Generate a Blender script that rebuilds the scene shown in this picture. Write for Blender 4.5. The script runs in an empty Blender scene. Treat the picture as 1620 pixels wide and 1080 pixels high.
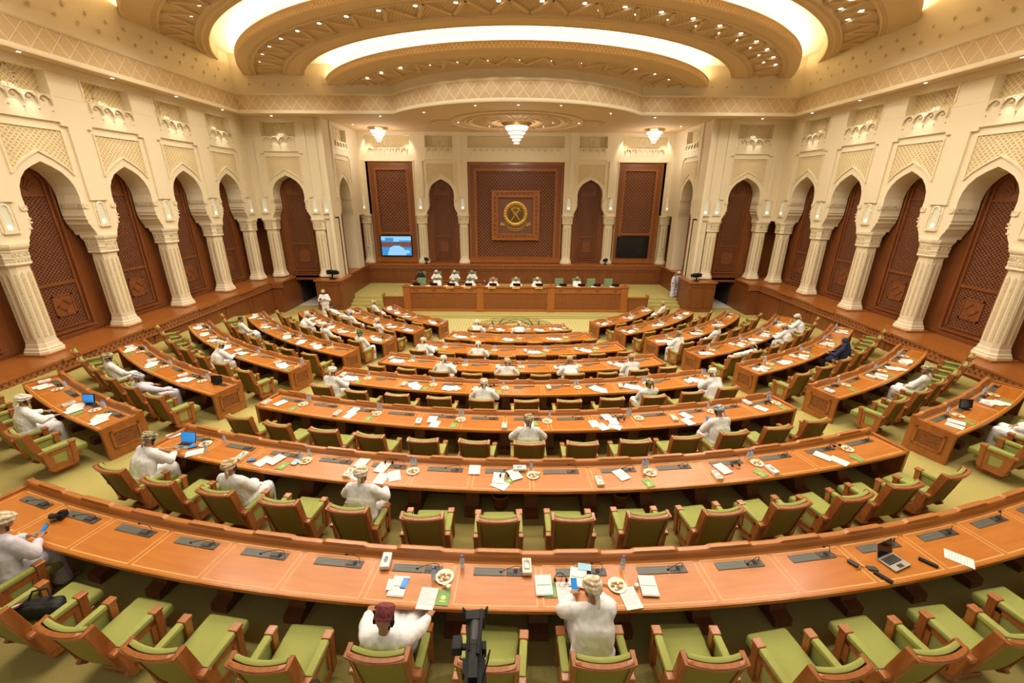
import bpy, bmesh, math, random
from mathutils import Vector, Matrix, noise
PI = math.pi
R = math.radians
random.seed(7)
S = bpy.context.scene
COL = S.collection

# ------------------------------------------------------------------ camera
CAMZ = 7.35
cam_d = bpy.data.cameras.new('camera'); cam = bpy.data.objects.new('camera', cam_d); COL.objects.link(cam)
cam_d.sensor_width = 36.0; cam_d.lens = 666.69 / 1620 * 36; cam_d.clip_start = 0.05; cam_d.clip_end = 200
cam.matrix_world = Matrix.Translation((-0.364, 0, CAMZ)) @ Matrix.Rotation(R(90 - 19.497), 4, 'X') @ Matrix.Rotation(R(0.3243), 4, 'Z')
S.camera = cam

# ------------------------------------------------------------------ world, exposure
w = bpy.data.worlds.new('world'); S.world = w; w.use_nodes = True
w.node_tree.nodes['Background'].inputs[0].default_value = (1.0, 0.90, 0.76, 1)
w.node_tree.nodes['Background'].inputs[1].default_value = 0.38
S.view_settings.view_transform = 'Standard'; S.view_settings.look = 'None'
S.view_settings.gamma = 1.0; S.view_settings.use_curve_mapping = False
S.view_settings.exposure = 0.10
S.cycles.max_bounces = 6; S.cycles.diffuse_bounces = 4; S.cycles.glossy_bounces = 3
S.cycles.transmission_bounces = 4; S.cycles.sample_clamp_indirect = 4.0
S.cycles.caustics_reflective = False; S.cycles.caustics_refractive = False

# ------------------------------------------------------------------ plan of the hall
YC = 29.709            # centre of the desk rings
RX = -0.15             # the room's axis
RU = {1: 26.05, 2: 23.70, 3: 21.34, 4: 18.98, 5: 16.65, 6: 14.32, 7: 12.00, 8: 9.68}   # sitters' edge of each ring
ZT = {1: 2.65, 2: 2.47, 3: 2.22, 4: 1.94, 5: 1.63, 6: 1.34, 7: 1.06, 8: 0.76}          # desk top height
ZF = {k: ZT[k] - 0.75 for k in ZT}
CEN = {1: (16, 2.42), 2: (14, 2.66), 3: (13, 2.84), 4: (11, 3.3), 5: (10, 3.51), 6: (8, 4.28), 7: (6, 5.3), 8: (5, 5.95)}
SIDE = {2: (4, 22.75, 34.3), 3: (6, 22.8, 41.0), 4: (7, 22.9, 48.0), 5: (8, 23.1, 53.2), 6: (7, 23.6, 54.4), 7: (6, 24.3, 55.0), 8: (5, 25.3, 58.0)}

# lamps of the ceiling: real downlights sit in the rings of the stepped ceiling
TC = (RX, 31.7)        # centre of the ceiling steps
def ring_pt(r, deg, z, c=TC):
    return Vector((c[0] + r * math.sin(R(deg)), c[1] - r * math.cos(R(deg)), z))
LAMPS = []             # (position, ring)
for i in range(-6, 7):
    a = i * 8.2
    LAMPS.append((ring_pt(9.9 if abs(i) <= 3 else 10.25, a, 12.80), 0))
for i in range(-21, 22):
    LAMPS.append((ring_pt(14.33 if i % 2 == 0 else 14.78, i * 2.8, 13.25), 1))
for i in range(-20, 21):
    LAMPS.append((ring_pt(17.55 if i % 2 == 0 else 18.05, i * 2.35, 13.70), 2))
for i in range(-8, 9):
    LAMPS.append((ring_pt(21.7, i * 4.4, 14.15), 3))
for i in range(-6, 7):
    LAMPS.append((ring_pt(26.0, i * 5.0, 14.6), 4))
def spot(name, loc, e, size=150, blend=0.6, rad=0.09, col=(1, 0.90, 0.755), target=None):
    l = bpy.data.lights.new(name, 'SPOT'); l.energy = e; l.spot_size = R(size); l.spot_blend = blend
    l.shadow_soft_size = rad; l.color = col
    o = bpy.data.objects.new(name, l); COL.objects.link(o); o.location = loc
    if target is not None:
        o.rotation_euler = (Vector(target) - Vector(loc)).to_track_quat('-Z', 'Y').to_euler()
    return o
for p, k in LAMPS:
    if True:
        e = {0: 45, 1: 108, 2: 108, 3: 215, 4: 330}[k]
        spot('downlight_beam', p - Vector((0, 0, 0.05)), e)

# ------------------------------------------------------------------ materials
def newmat(name):
    m = bpy.data.materials.new(name); m.use_nodes = True
    nt = m.node_tree; b = nt.nodes['Principled BSDF']
    return m, nt, b
def mat(name, col, rough=0.5, metal=0.0, emit=None, es=0.0, bump=0.0, bscale=60, var=0.0, vscale=3.0, alpha=None, trans=0.0, spec=0.5, coat=0.0):
    m, nt, b = newmat(name)
    b.inputs['Base Color'].default_value = (*col, 1); b.inputs['Roughness'].default_value = rough
    b.inputs['Metallic'].default_value = metal; b.inputs['Specular IOR Level'].default_value = spec
    b.inputs['Coat Weight'].default_value = coat
    b.inputs['Coat Roughness'].default_value = 0.12
    if emit: b.inputs['Emission Color'].default_value = (*emit, 1); b.inputs['Emission Strength'].default_value = es
    if alpha: b.inputs['Alpha'].default_value = alpha
    if trans: b.inputs['Transmission Weight'].default_value = trans
    tc = nt.nodes.new('ShaderNodeTexCoord')
    if var:
        n = nt.nodes.new('ShaderNodeTexNoise'); n.inputs['Scale'].default_value = vscale; n.inputs['Detail'].default_value = 3
        nt.links.new(tc.outputs['Object'], n.inputs['Vector'])
        mx = nt.nodes.new('ShaderNodeMixRGB'); mx.blend_type = 'MULTIPLY'; mx.inputs[0].default_value = 1
        mx.inputs[1].default_value = (*col, 1)
        cr = nt.nodes.new('ShaderNodeValToRGB'); cr.color_ramp.elements[0].position = .3; cr.color_ramp.elements[1].position = .7
        cr.color_ramp.elements[0].color = (1 - var,) * 3 + (1,); cr.color_ramp.elements[1].color = (1, 1, 1, 1)
        nt.links.new(n.outputs['Fac'], cr.inputs[0]); nt.links.new(cr.outputs[0], mx.inputs[2]); nt.links.new(mx.outputs[0], b.inputs['Base Color'])
    if bump:
        n2 = nt.nodes.new('ShaderNodeTexNoise'); n2.inputs['Scale'].default_value = bscale
        nt.links.new(tc.outputs['Object'], n2.inputs['Vector'])
        bp = nt.nodes.new('ShaderNodeBump'); bp.inputs['Strength'].default_value = bump; bp.inputs['Distance'].default_value = .01
        nt.links.new(n2.outputs['Fac'], bp.inputs['Height']); nt.links.new(bp.outputs[0], b.inputs['Normal'])
    return m
def wood(name, c1, c2, rough=0.3, stretch=(1, 1, 14), scale=1.4, coat=0.0, spec=.5):
    m, nt, b = newmat(name)
    tc = nt.nodes.new('ShaderNodeTexCoord'); mp = nt.nodes.new('ShaderNodeMapping'); mp.inputs['Scale'].default_value = stretch
    n = nt.nodes.new('ShaderNodeTexNoise'); n.inputs['Scale'].default_value = scale; n.inputs['Detail'].default_value = 5; n.inputs['Distortion'].default_value = .6
    cr = nt.nodes.new('ShaderNodeValToRGB'); cr.color_ramp.elements[0].position = .3; cr.color_ramp.elements[1].position = .72
    cr.color_ramp.elements[0].color = (*c1, 1); cr.color_ramp.elements[1].color = (*c2, 1)
    L = nt.links.new
    L(tc.outputs['UV'], mp.inputs[0]); L(mp.outputs[0], n.inputs['Vector']); L(n.outputs['Fac'], cr.inputs[0]); L(cr.outputs[0], b.inputs['Base Color'])
    b.inputs['Roughness'].default_value = rough; b.inputs['Coat Weight'].default_value = coat; b.inputs['Coat Roughness'].default_value = .15
    b.inputs['Specular IOR Level'].default_value = spec
    return m
def lattice(name, bar, cell, a, b_, width=0.18, rough=0.5, strength=0.6, dist=0.03, cellvar=0.0, cellscale=30, invert=False, double=False):
    """diamond lattice over UV metres: bars where frac(u/a +- v/b) is near 0"""
    m, nt, bs = newmat(name); N = nt.nodes.new; L = nt.links.new
    tc = N('ShaderNodeTexCoord'); sp = N('ShaderNodeSeparateXYZ'); L(tc.outputs['UV'], sp.inputs[0])
    def mth(op, x, y=None, c=None):
        n = N('ShaderNodeMath'); n.operation = op
        for i, v in enumerate((x, y)):
            if v is None: continue
            if isinstance(v, (int, float)): n.inputs[i].default_value = v
            else: L(v, n.inputs[i])
        return n.outputs[0]
    ua = mth('DIVIDE', sp.outputs[0], a); vb = mth('DIVIDE', sp.outputs[1], b_)
    def bars(s):
        p = mth('PINGPONG', s, 0.5)           # 0 at the bar centre
        return p
    p1 = bars(mth('ADD', ua, vb)); p2 = bars(mth('SUBTRACT', ua, vb))
    mn = mth('MINIMUM', p1, p2)
    mr = N('ShaderNodeMapRange'); mr.inputs[1].default_value = width * .5 * .7; mr.inputs[2].default_value = width * .5 * 1.3
    mr.inputs[3].default_value = 1; mr.inputs[4].default_value = 0
    L(mn, mr.inputs[0]); fac = mr.outputs[0]
    mx = N('ShaderNodeMixRGB'); mx.inputs[1].default_value = (*cell, 1); mx.inputs[2].default_value = (*bar, 1); L(fac, mx.inputs[0])
    h = fac
    if cellvar:
        v = N('ShaderNodeTexVoronoi'); v.inputs['Scale'].default_value = cellscale; L(tc.outputs['UV'], v.inputs['Vector'])
        mv = mth('MULTIPLY', v.outputs['Distance'], cellvar)
        inv = mth('SUBTRACT', 1.0, fac); mm = mth('MULTIPLY', mv, inv)
        h = mth('ADD', fac, mm)
    L(mx.outputs[0], bs.inputs['Base Color'])
    bp = N('ShaderNodeBump'); bp.inputs['Strength'].default_value = strength; bp.inputs['Distance'].default_value = dist
    L(h, bp.inputs['Height']); L(bp.outputs[0], bs.inputs['Normal'])
    bs.inputs['Roughness'].default_value = rough
    return m
def carved(name, col, dark, scale=14, rough=.45, dist=.02):
    m, nt, bs = newmat(name); N = nt.nodes.new; L = nt.links.new
    tc = N('ShaderNodeTexCoord'); v = N('ShaderNodeTexVoronoi'); v.feature = 'DISTANCE_TO_EDGE'; v.inputs['Scale'].default_value = scale; v.inputs['Randomness'].default_value = .55
    L(tc.outputs['UV'], v.inputs['Vector'])
    cr = N('ShaderNodeValToRGB'); cr.color_ramp.elements[0].position = .04; cr.color_ramp.elements[1].position = .16
    cr.color_ramp.elements[0].color = (*dark, 1); cr.color_ramp.elements[1].color = (*col, 1)
    L(v.outputs['Distance'], cr.inputs[0]); L(cr.outputs[0], bs.inputs['Base Color'])
    bp = N('ShaderNodeBump'); bp.inputs['Strength'].default_value = .6; bp.inputs['Distance'].default_value = dist
    L(cr.outputs[0], bp.inputs['Height']); L(bp.outputs[0], bs.inputs['Normal']); bs.inputs['Roughness'].default_value = rough
    return m

M = {}
M['plaster'] = mat('cream_plaster', (.80, .705, .495), .75, bump=.05, bscale=25)
M['plaster_lat'] = lattice('cream_screen', (.76, .63, .38), (.56, .44, .23), .17, .17, .45, .7, .7, .02)
M['plaster_orn'] = carved('carved_plaster', (.74, .65, .46), (.52, .42, .25), 9, .7, .02)
M['flute'] = carved('column_ornament', (.72, .60, .38), (.50, .39, .20), 22, .7, .01)
M['frieze'] = lattice('cornice_diamonds', (.80, .67, .46), (.66, .50, .28), .62, .74, .12, .7, .8, .03, .6, 14)
M['ceil'] = mat('ceiling_plaster', (.70, .52, .30), .8)
M['ceil_orn'] = lattice('ceiling_band', (.72, .55, .32), (.54, .38, .19), .16, .2, .3, .8, .7, .02)
M['cove'] = mat('cove_white', (.92, .84, .68), .8)
M['covelight'] = mat('cove_light', (1, 1, 1), .5, emit=(1, .80, .50), es=22)
M['lamp'] = mat('lamp_glow', (1, 1, 1), .3, emit=(1, .95, .88), es=14)
M['niche'] = mat('niche_glow', (.50, .50, .38), .3, emit=(1, .93, .66), es=.24)
M['bulb'] = mat('niche_bulb', (1, 1, 1), .3, emit=(1, .97, .85), es=3)
M['crystal'] = mat('chandelier_glass', (.95, .9, .9), .15, emit=(1, .90, .86), es=1.6)
M['crystal2'] = mat('chandelier_trim_glass', (.8, .7, .6), .2, emit=(1, .85, .75), es=.35)
M['brass'] = mat('brass', (.62, .42, .16), .3, 1.0)
M['gold'] = mat('gold', (.75, .47, .10), .35, .85)
M['emb_back'] = mat('plaque_back', (.20, .085, .055), .5)
M['nameyellow'] = mat('name_plate_yellow', (.75, .52, .10), .5)
M['golddark'] = mat('dark_gold', (.16, .09, .02), .5, .4)
M['desk'] = wood('desk_wood', (.405, .126, .013), (.49, .168, .020), .27, (1.2, 9, 1), 1.2, .06)
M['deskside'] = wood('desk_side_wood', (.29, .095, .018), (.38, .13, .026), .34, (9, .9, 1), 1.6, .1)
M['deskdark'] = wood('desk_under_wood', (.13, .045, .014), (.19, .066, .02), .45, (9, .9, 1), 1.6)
M['rail'] = wood('desk_rail_wood', (.33, .112, .018), (.42, .150, .027), .3, (1.2, 9, 1), 1.2, .2)
M['inlay'] = mat('gold_inlay', (.66, .37, .12), .35)
M['chairwood'] = wood('chair_wood', (.28, .088, .020), (.38, .128, .030), .3, (6, 2, 1), 2.5, .2)
M['wallwood'] = wood('wall_wood', (.165, .052, .014), (.235, .076, .020), .38, (9, .8, 1), 1.3, .05)
M['walllat'] = lattice('wood_lattice', (.19, .066, .022), (.030, .010, .004), .13, .13, .46, .45, .9, .03)
M['frontlat'] = lattice('front_lattice', (.23, .083, .026), (.045, .016, .006), .26, .26, .44, .45, .9, .03)
M['woodcarve'] = carved('carved_wood', (.27, .092, .025), (.13, .042, .012), 24)
M['band'] = lattice('carved_ledge_band', (.31, .11, .032), (.14, .045, .014), .20, .26, .42, .45, .8, .02)
M['woodrib'] = lattice('reeded_wood', (.27, .092, .022), (.17, .056, .014), .12, 400, .5, .4, .6, .015)
M['carpet'] = mat('green_carpet', (.47, .405, .125), .95, bump=.5, bscale=160, var=.10, vscale=40)
M['carpet_pat'] = lattice('patterned_carpet', (.58, .52, .21), (.20, .22, .06), .34, .34, .55, .95, .1, .004)
M['carpet_dark'] = mat('dark_green_carpet', (.10, .11, .03), .95)
M['fabric'] = mat('green_fabric', (.325, .350, .090), .9, bump=.35, bscale=300, var=.06, vscale=90)
M['fabricback'] = mat('green_fabric_back', (.235, .205, .028), .85, bump=.2, bscale=300)
M['palegreen'] = mat('pale_green_fabric', (.19, .30, .155), .85)
M['console'] = mat('console_grey', (.085, .095, .085), .45)
M['console2'] = mat('console_grey_dark', (.03, .035, .035), .4)
M['redled'] = mat('red_led', (.5, .01, .01), .4, emit=(1, .05, .03), es=.5)
M['black'] = mat('black_plastic', (.006, .006, .007), .6, spec=.3)
M['darkgrey'] = mat('dark_grey', (.022, .022, .025), .45)
M['silver'] = mat('silver', (.55, .55, .56), .3, .8)
M['white'] = mat('white_paper', (.82, .80, .78), .8)
M['ink'] = mat('printed_ink', (.22, .25, .24), .8)
M['offwhite'] = mat('off_white', (.74, .68, .56), .6)
M['green'] = mat('booklet_green', (.16, .34, .10), .6)
M['teal'] = mat('teal_stripe', (.2, .42, .30), .6)
M['blue'] = mat('bottle_cap_blue', (.02, .12, .60), .4)
M['water'] = mat('clear_bottle', (.62, .70, .82), .08, alpha=.45)
M['screenblue'] = mat('blue_screen', (.0, .05, .2), .2, emit=(.03, .30, .75), es=.8)
M['maskblue'] = mat('mask_blue', (.35, .62, .78), .8)
M['food'] = mat('snack', (.62, .33, .07), .7, var=.5, vscale=60)
M['plate'] = mat('plate_cream', (.85, .78, .62), .35)
M['robe'] = mat('white_cotton', (.82, .81, .81), .85, bump=.12, bscale=40)
M['robegrey'] = mat('pale_lilac_cotton', (.60, .59, .66), .85, bump=.12, bscale=40)
M['navy'] = mat('navy_cloth', (.010, .013, .045), .8)
M['blackcloth'] = mat('black_cloth', (.012, .012, .014), .8)
M['skin'] = mat('skin', (.34, .17, .095), .5)
M['hair'] = mat('dark_hair', (.02, .014, .01), .6)
M['eye'] = mat('eye', (.02, .02, .02), .2)
def turbanmat(name, c1, c2, sc=9):
    m, nt, b = newmat(name); N = nt.nodes.new; L = nt.links.new
    tc = N('ShaderNodeTexCoord'); n = N('ShaderNodeTexNoise'); n.inputs['Scale'].default_value = sc; n.inputs['Detail'].default_value = 4; n.inputs['Distortion'].default_value = 1.5
    cr = N('ShaderNodeValToRGB'); cr.color_ramp.elements[0].position = .46; cr.color_ramp.elements[1].position = .56
    cr.color_ramp.elements[0].color = (*c1, 1); cr.color_ramp.elements[1].color = (*c2, 1)
    L(tc.outputs['Object'], n.inputs['Vector']); L(n.outputs['Fac'], cr.inputs[0]); L(cr.outputs[0], b.inputs['Base Color']); b.inputs['Roughness'].default_value = .9
    return m
M['t_cream'] = turbanmat('turban_cream', (.50, .40, .24), (.76, .70, .56))
M['t_white'] = turbanmat('turban_white', (.66, .56, .42), (.80, .76, .68))
M['t_olive'] = turbanmat('turban_olive', (.16, .15, .09), (.50, .42, .25))
M['t_tan'] = turbanmat('turban_tan', (.40, .25, .12), (.66, .52, .33))
M['t_green'] = turbanmat('turban_green', (.01, .08, .03), (.03, .20, .07))
M['t_grey'] = turbanmat('turban_grey', (.25, .28, .32), (.55, .56, .60))
M['maroon'] = turbanmat('cap_maroon', (.13, .02, .03), (.25, .06, .05), 30)
M['shemagh'] = turbanmat('red_checked_scarf', (.45, .06, .05), (.70, .45, .40), 60)
M['redcloth'] = mat('dark_red_cloth', (.12, .02, .03), .8)
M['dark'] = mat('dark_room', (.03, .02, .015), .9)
M['tv'] = mat('tv_black', (.012, .013, .015), .15)
def em(name, c, s=1.0): return mat(name, (0, 0, 0), .3, emit=c, es=s)
M['tvblue'] = em('tv_blue', (.05, .28, .62)); M['tvlight'] = em('tv_light_blue', (.30, .62, .90)); M['tvbrown'] = em('tv_brown', (.20, .07, .05)); M['tvskin'] = em('tv_skin', (.08, .10, .18))

# ------------------------------------------------------------------ mesh helpers
I4 = Matrix.Identity(4)
class MB:
    def __init__(s): s.v = []; s.f = []; s.m = []; s.uv = []
    def add(s, pts, faces, mi=0, T=None, uvs=None):
        o = len(s.v)
        if T is not None: pts = [T @ Vector(p) for p in pts]
        s.v += [tuple(p) for p in pts]
        for i, f in enumerate(faces):
            s.f.append(tuple(o + j for j in f)); s.m.append(mi)
            if uvs is not None: s.uv.append([uvs[j] for j in f])
            else: s.uv.append(None)
    def box(s, x0, x1, y0, y1, z0, z1, mi=0, T=None):
        p = [(x0, y0, z0), (x1, y0, z0), (x1, y1, z0), (x0, y1, z0), (x0, y0, z1), (x1, y0, z1), (x1, y1, z1), (x0, y1, z1)]
        s.add(p, [(3, 2, 1, 0), (4, 5, 6, 7), (0, 1, 5, 4), (1, 2, 6, 5), (2, 3, 7, 6), (3, 0, 4, 7)], mi, T)
    def quad(s, a, b, c, d, mi=0, T=None): s.add([a, b, c, d], [(0, 1, 2, 3)], mi, T)
    def rect(s, x0, x1, z0, z1, y, mi=0, T=None):      # faces -y
        s.add([(x0, y, z0), (x1, y, z0), (x1, y, z1), (x0, y, z1)], [(0, 1, 2, 3)], mi, T)
    def prism(s, poly, a0, a1, mi=0, T=None, axis='y'):
        n = len(poly)
        if axis == 'y': P = [(x, a0, z) for x, z in poly] + [(x, a1, z) for x, z in poly]
        elif axis == 'x': P = [(a0, y, z) for y, z in poly] + [(a1, y, z) for y, z in poly]
        else: P = [(x, y, a0) for x, y in poly] + [(x, y, a1) for x, y in poly]
        F = [tuple(range(n)), tuple(range(2 * n - 1, n - 1, -1))] + [((i + 1) % n, i, n + i, n + (i + 1) % n) for i in range(n)]
        s.add(P, F, mi, T)
    def sector(s, r0, r1, z0, z1, a0, a1, n=None, c=(0, 0), mi=0, top=None):
        """solid ring piece, degrees measured from -y, UVs in metres along the arc"""
        if n is None: n = max(2, int(abs(a1 - a0) / 1.2) + 1)
        o = len(s.v); rm = (r0 + r1) / 2; P = []; U = []
        for i in range(n + 1):
            a = R(a0 + (a1 - a0) * i / n); sn, cs = math.sin(a), math.cos(a)
            for r, z in ((r0, z0), (r1, z0), (r1, z1), (r0, z1)):
                P.append((c[0] + r * sn, c[1] - r * cs, z)); U.append(a * rm)
        F = []; UV = []
        for i in range(n):
            b = 4 * i
            for q, (e, g) in enumerate(((0, 1), (1, 2), (2, 3), (3, 0))):
                F.append((b + e, b + g, b + 4 + g, b + 4 + e))
                t0, t1 = ((r0, r1), (z0, z1), (r1, r0), (z1, z0))[q]
                UV.append([(U[b], t0), (U[b], t1), (U[b + 4], t1), (U[b + 4], t0)])
        s.v += P
        for f, u in zip(F, UV): s.f.append(tuple(o + j for j in f)); s.m.append(mi); s.uv.append(u)
        for f in ((3, 2, 1, 0), (4 * n, 4 * n + 1, 4 * n + 2, 4 * n + 3)):
            s.f.append(tuple(o + j for j in f)); s.m.append(mi); s.uv.append(None)
    def arcstrip(s, prof, a0, a1, n, c=(0, 0), mi=0, mis=None):
        """open profile [(r,z)...] swept round c; UV = arc length, profile length"""
        o = len(s.v); k = len(prof); rm = sum(p[0] for p in prof) / k
        ln = [0]
        for i in range(1, k): ln.append(ln[-1] + math.hypot(prof[i][0] - prof[i - 1][0], prof[i][1] - prof[i - 1][1]))
        for i in range(n + 1):
            a = R(a0 + (a1 - a0) * i / n); sn, cs = math.sin(a), math.cos(a)
            for r, z in prof: s.v.append((c[0] + r * sn, c[1] - r * cs, z))
        for i in range(n):
            u0 = R(a0 + (a1 - a0) * i / n) * rm; u1 = R(a0 + (a1 - a0) * (i + 1) / n) * rm
            for j in range(k - 1):
                s.f.append((o + i * k + j, o + i * k + j + 1, o + (i + 1) * k + j + 1, o + (i + 1) * k + j))
                s.m.append(mis[j] if mis else mi); s.uv.append([(u0, ln[j]), (u0, ln[j + 1]), (u1, ln[j + 1]), (u1, ln[j])])
    def lathe(s, prof, n=16, mi=0, T=None, sx=1, sy=1, cap=True):
        P = []; F = []
        for r, z in prof:
            for i in range(n):
                a = 2 * PI * i / n; P.append((r * math.cos(a) * sx, r * math.sin(a) * sy, z))
        for j in range(len(prof) - 1):
            for i in range(n):
                F.append((j * n + i, j * n + (i + 1) % n, (j + 1) * n + (i + 1) % n, (j + 1) * n + i))
        if cap: F.append(tuple(range(n - 1, -1, -1))); F.append(tuple((len(prof) - 1) * n + i for i in range(n)))
        s.add(P, F, mi, T)
    def tube(s, path, r, n=8, mi=0, T=None, closed=False):
        P = []; F = []; path = [Vector(p) for p in path]; k = len(path)
        rr = r if isinstance(r, (list, tuple)) else [r] * k
        up = Vector((0, 0, 1))
        for i, p in enumerate(path):
            if closed: d = path[(i + 1) % k] - path[i - 1]
            else: d = path[min(i + 1, k - 1)] - path[max(i - 1, 0)]
            d.normalize(); u = d.cross(up)
            if u.length < .05: u = d.cross(Vector((1, 0, 0)))
            u.normalize(); v = d.cross(u)
            for j in range(n):
                a = 2 * PI * j / n; P.append(p + (u * math.cos(a) + v * math.sin(a)) * rr[i])
        for i in range(k if closed else k - 1):
            for j in range(n):
                i2 = (i + 1) % k; F.append((i * n + j, i * n + (j + 1) % n, i2 * n + (j + 1) % n, i2 * n + j))
        if not closed: F.append(tuple(range(n - 1, -1, -1))); F.append(tuple((k - 1) * n + j for j in range(n)))
        s.add(P, F, mi, T)
    def ball(s, c, r, n=10, mi=0, T=None, sc=(1, 1, 1)):
        k = max(4, n // 2); pr = [(max(1e-4, math.sin(PI * i / k)), -math.cos(PI * i / k)) for i in range(k + 1)]
        TT = (T or I4) @ Matrix.Translation(c) @ Matrix.Diagonal((r * sc[0], r * sc[1], r * sc[2], 1))
        s.lathe(pr, n, mi, TT)
    def mesh(s, name, mats, smooth=None, bevel=0, seg=2):
        me = bpy.data.meshes.new(name); me.from_pydata(s.v, [], s.f)
        if not isinstance(mats, (list, tuple)): mats = [mats]
        for m in mats: me.materials.append(M[m])
        me.polygons.foreach_set('material_index', s.m)
        uvl = me.uv_layers.new(name='UVMap'); data = [0.0] * (2 * len(me.loops)); vs = me.vertices
        for p, u in zip(me.polygons, s.uv):
            if u is not None:
                for li, q in zip(p.loop_indices, u): data[2 * li] = q[0]; data[2 * li + 1] = q[1]
            else:
                n = p.normal; ax = max(range(3), key=lambda i: abs(n[i])); ij = ((1, 2), (0, 2), (0, 1))[ax]
                for li in p.loop_indices:
                    co = vs[me.loops[li].vertex_index].co; data[2 * li] = co[ij[0]]; data[2 * li + 1] = co[ij[1]]
        uvl.data.foreach_set('uv', data)
        bm = bmesh.new(); bm.from_mesh(me)
        if bevel:
            bmesh.ops.remove_doubles(bm, verts=bm.verts, dist=1e-5)
            bmesh.ops.recalc_face_normals(bm, faces=bm.faces)
            es = [e for e in bm.edges if len(e.link_faces) == 2 and e.calc_face_angle(0) > R(28)]
            bmesh.ops.bevel(bm, geom=es, offset=bevel, offset_type='OFFSET', segments=seg, profile=.6, affect='EDGES', clamp_overlap=True)
        else: bmesh.ops.recalc_face_normals(bm, faces=bm.faces)
        bm.to_mesh(me); bm.free()
        if smooth:
            me.shade_smooth(); me.set_sharp_from_angle(angle=R(smooth))
        return me
    def build(s, name, mats, parent=None, smooth=None, bevel=0, seg=2, loc=None):
        return link(s.mesh(name, mats, smooth, bevel, seg), name, parent, loc)
def link(me, name, parent=None, loc=None, T=None):
    o = bpy.data.objects.new(name, me); COL.objects.link(o)
    if parent is not None: o.parent = parent
    if loc is not None: o.location = loc
    if T is not None: o.matrix_local = T
    return o
LABELS = {}
def tag(o, label, cat, group=None, kind=None):
    if label: o['label'] = label
    if cat: o['category'] = cat
    if group: o['group'] = group
    if kind: o['kind'] = kind
    return o
def struct(name, mb, mats, smooth=None, room=True, bevel=0):
    o = mb.build(name, mats, smooth=smooth, bevel=bevel, loc=(RX, 0, 0) if room else None); o['kind'] = 'structure'; return o
def empty(name, label=None, cat=None, loc=(0, 0, 0), rz=0, group=None, T=None):
    o = bpy.data.objects.new(name, None); COL.objects.link(o); o.empty_display_size = .1
    if T is not None: o.matrix_world = T
    else: o.location = loc; o.rotation_euler = (0, 0, rz)
    return tag(o, label, cat, group)
CH = {}
def own(o):
    """children of every prototype, looked up once"""
    return list(o.children)
def copy_tree(o, parent=None):
    c = o.copy(); COL.objects.link(c)
    if parent is not None: c.parent = parent
    for ch in o.children: copy_tree(ch, c)
    return c
ORD = ['zeroth', 'first', 'second', 'third', 'fourth', 'fifth', 'sixth', 'seventh', 'eighth', 'ninth', 'tenth', 'eleventh', 'twelfth', 'thirteenth', 'fourteenth', 'fifteenth', 'sixteenth']
NUM = ['zero', 'one', 'two', 'three', 'four', 'five', 'six', 'seven', 'eight', 'nine', 'ten', 'eleven', 'twelve', 'thirteen', 'fourteen', 'fifteen', 'sixteen', 'seventeen']
def polar(r, deg, z, c=(0, YC)): return Vector((c[0] + r * math.sin(R(deg)), c[1] - r * math.cos(R(deg)), z))
def facing(r, deg, z, rot=0):
    """frame at a polar spot whose +y looks at the ring centre"""
    return Matrix.Translation(polar(r, deg, z)) @ Matrix.Rotation(R(deg + rot), 4, 'Z')
# ================================================================== STRUCTURE
# ---- terraced floor
fm = MB()
fm.box(-17.2, 17.2, 17.0, 34.2, -0.4, 0.0)
for k in range(1, 8):
    r0 = RU[k] - .81; r1 = (RU[k - 1] - .81) if k > 1 else 31.5
    fm.sector(r0, r1, -.4, ZF[k], -64, 64, 90, c=(0, YC))
floor = struct('floor', fm, ['carpet'], room=False)
# half steps of the four aisles
mb = MB()
for k in range(1, 8):
    for sg in (-1, 1):
        zl = ZF[k + 1]; r = RU[k] - .81
        mb.sector(r - .34, r, zl, (zl + ZF[k]) / 2, sg * 20.45 - 50 / r, sg * 20.45 + 50 / r, 4, c=(0, YC))
struct('trim_1', mb, ['carpet'], room=False)
# patterned carpet before the podium, dark border lines and the round ornament
mb = MB()
mb.box(-6.6, 6.6, 17.5, 25.0, 0.0, .006, 0)
for y in (25.02, 25.42): mb.box(-8.6, 8.6, y, y + .07, .0, .009, 1)
C0 = (0, 22.95)
mb.sector(0.01, 2.38, 0.0, .008, -180, 180, 60, C0, 2)
for r in (2.30, 2.05, 1.75, .5): mb.sector(r, r + .06, .006, .012, -180, 180, 72, C0, 1)
for i in range(16):
    a = 2 * PI * i / 16
    for j in (5, -5):
        b = a + 2 * PI * j / 16
        p = Vector((C0[0] + 2.05 * math.sin(a), C0[1] - 2.05 * math.cos(a), .010)); q = Vector((C0[0] + 2.05 * math.sin(b), C0[1] - 2.05 * math.cos(b), .010))
        d = (q - p).normalized(); n = Vector((-d.y, d.x, 0)) * .03
        mb.quad(p - n, q - n, q + n, p + n, 1)
o = mb.build('patterned_carpet', ['carpet_pat', 'carpet_dark', 'carpet'], loc=(RX, 0, 0))
tag(o, 'green patterned carpet with round star ornament before the podium', 'carpet')

# ---- podium platform with steps
mb = MB()
mb.box(-8.75, 8.75, 26.75, 34.2, 0, .5)
for sg in (-1, 1):
    x0, x1 = sorted((sg * 8.75, sg * 11.6))
    mb.box(x0, x1, 28.55, 34.2, 0, .5); mb.box(x0, x1, 28.17, 28.55, 0, .333); mb.box(x0, x1, 27.8, 28.17, 0, .167)
plat = mb.build('podium_platform', ['carpet'], loc=(RX, 0, 0), bevel=.02); tag(plat, None, None, kind='structure')
plat.name = 'floor_podium'

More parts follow.
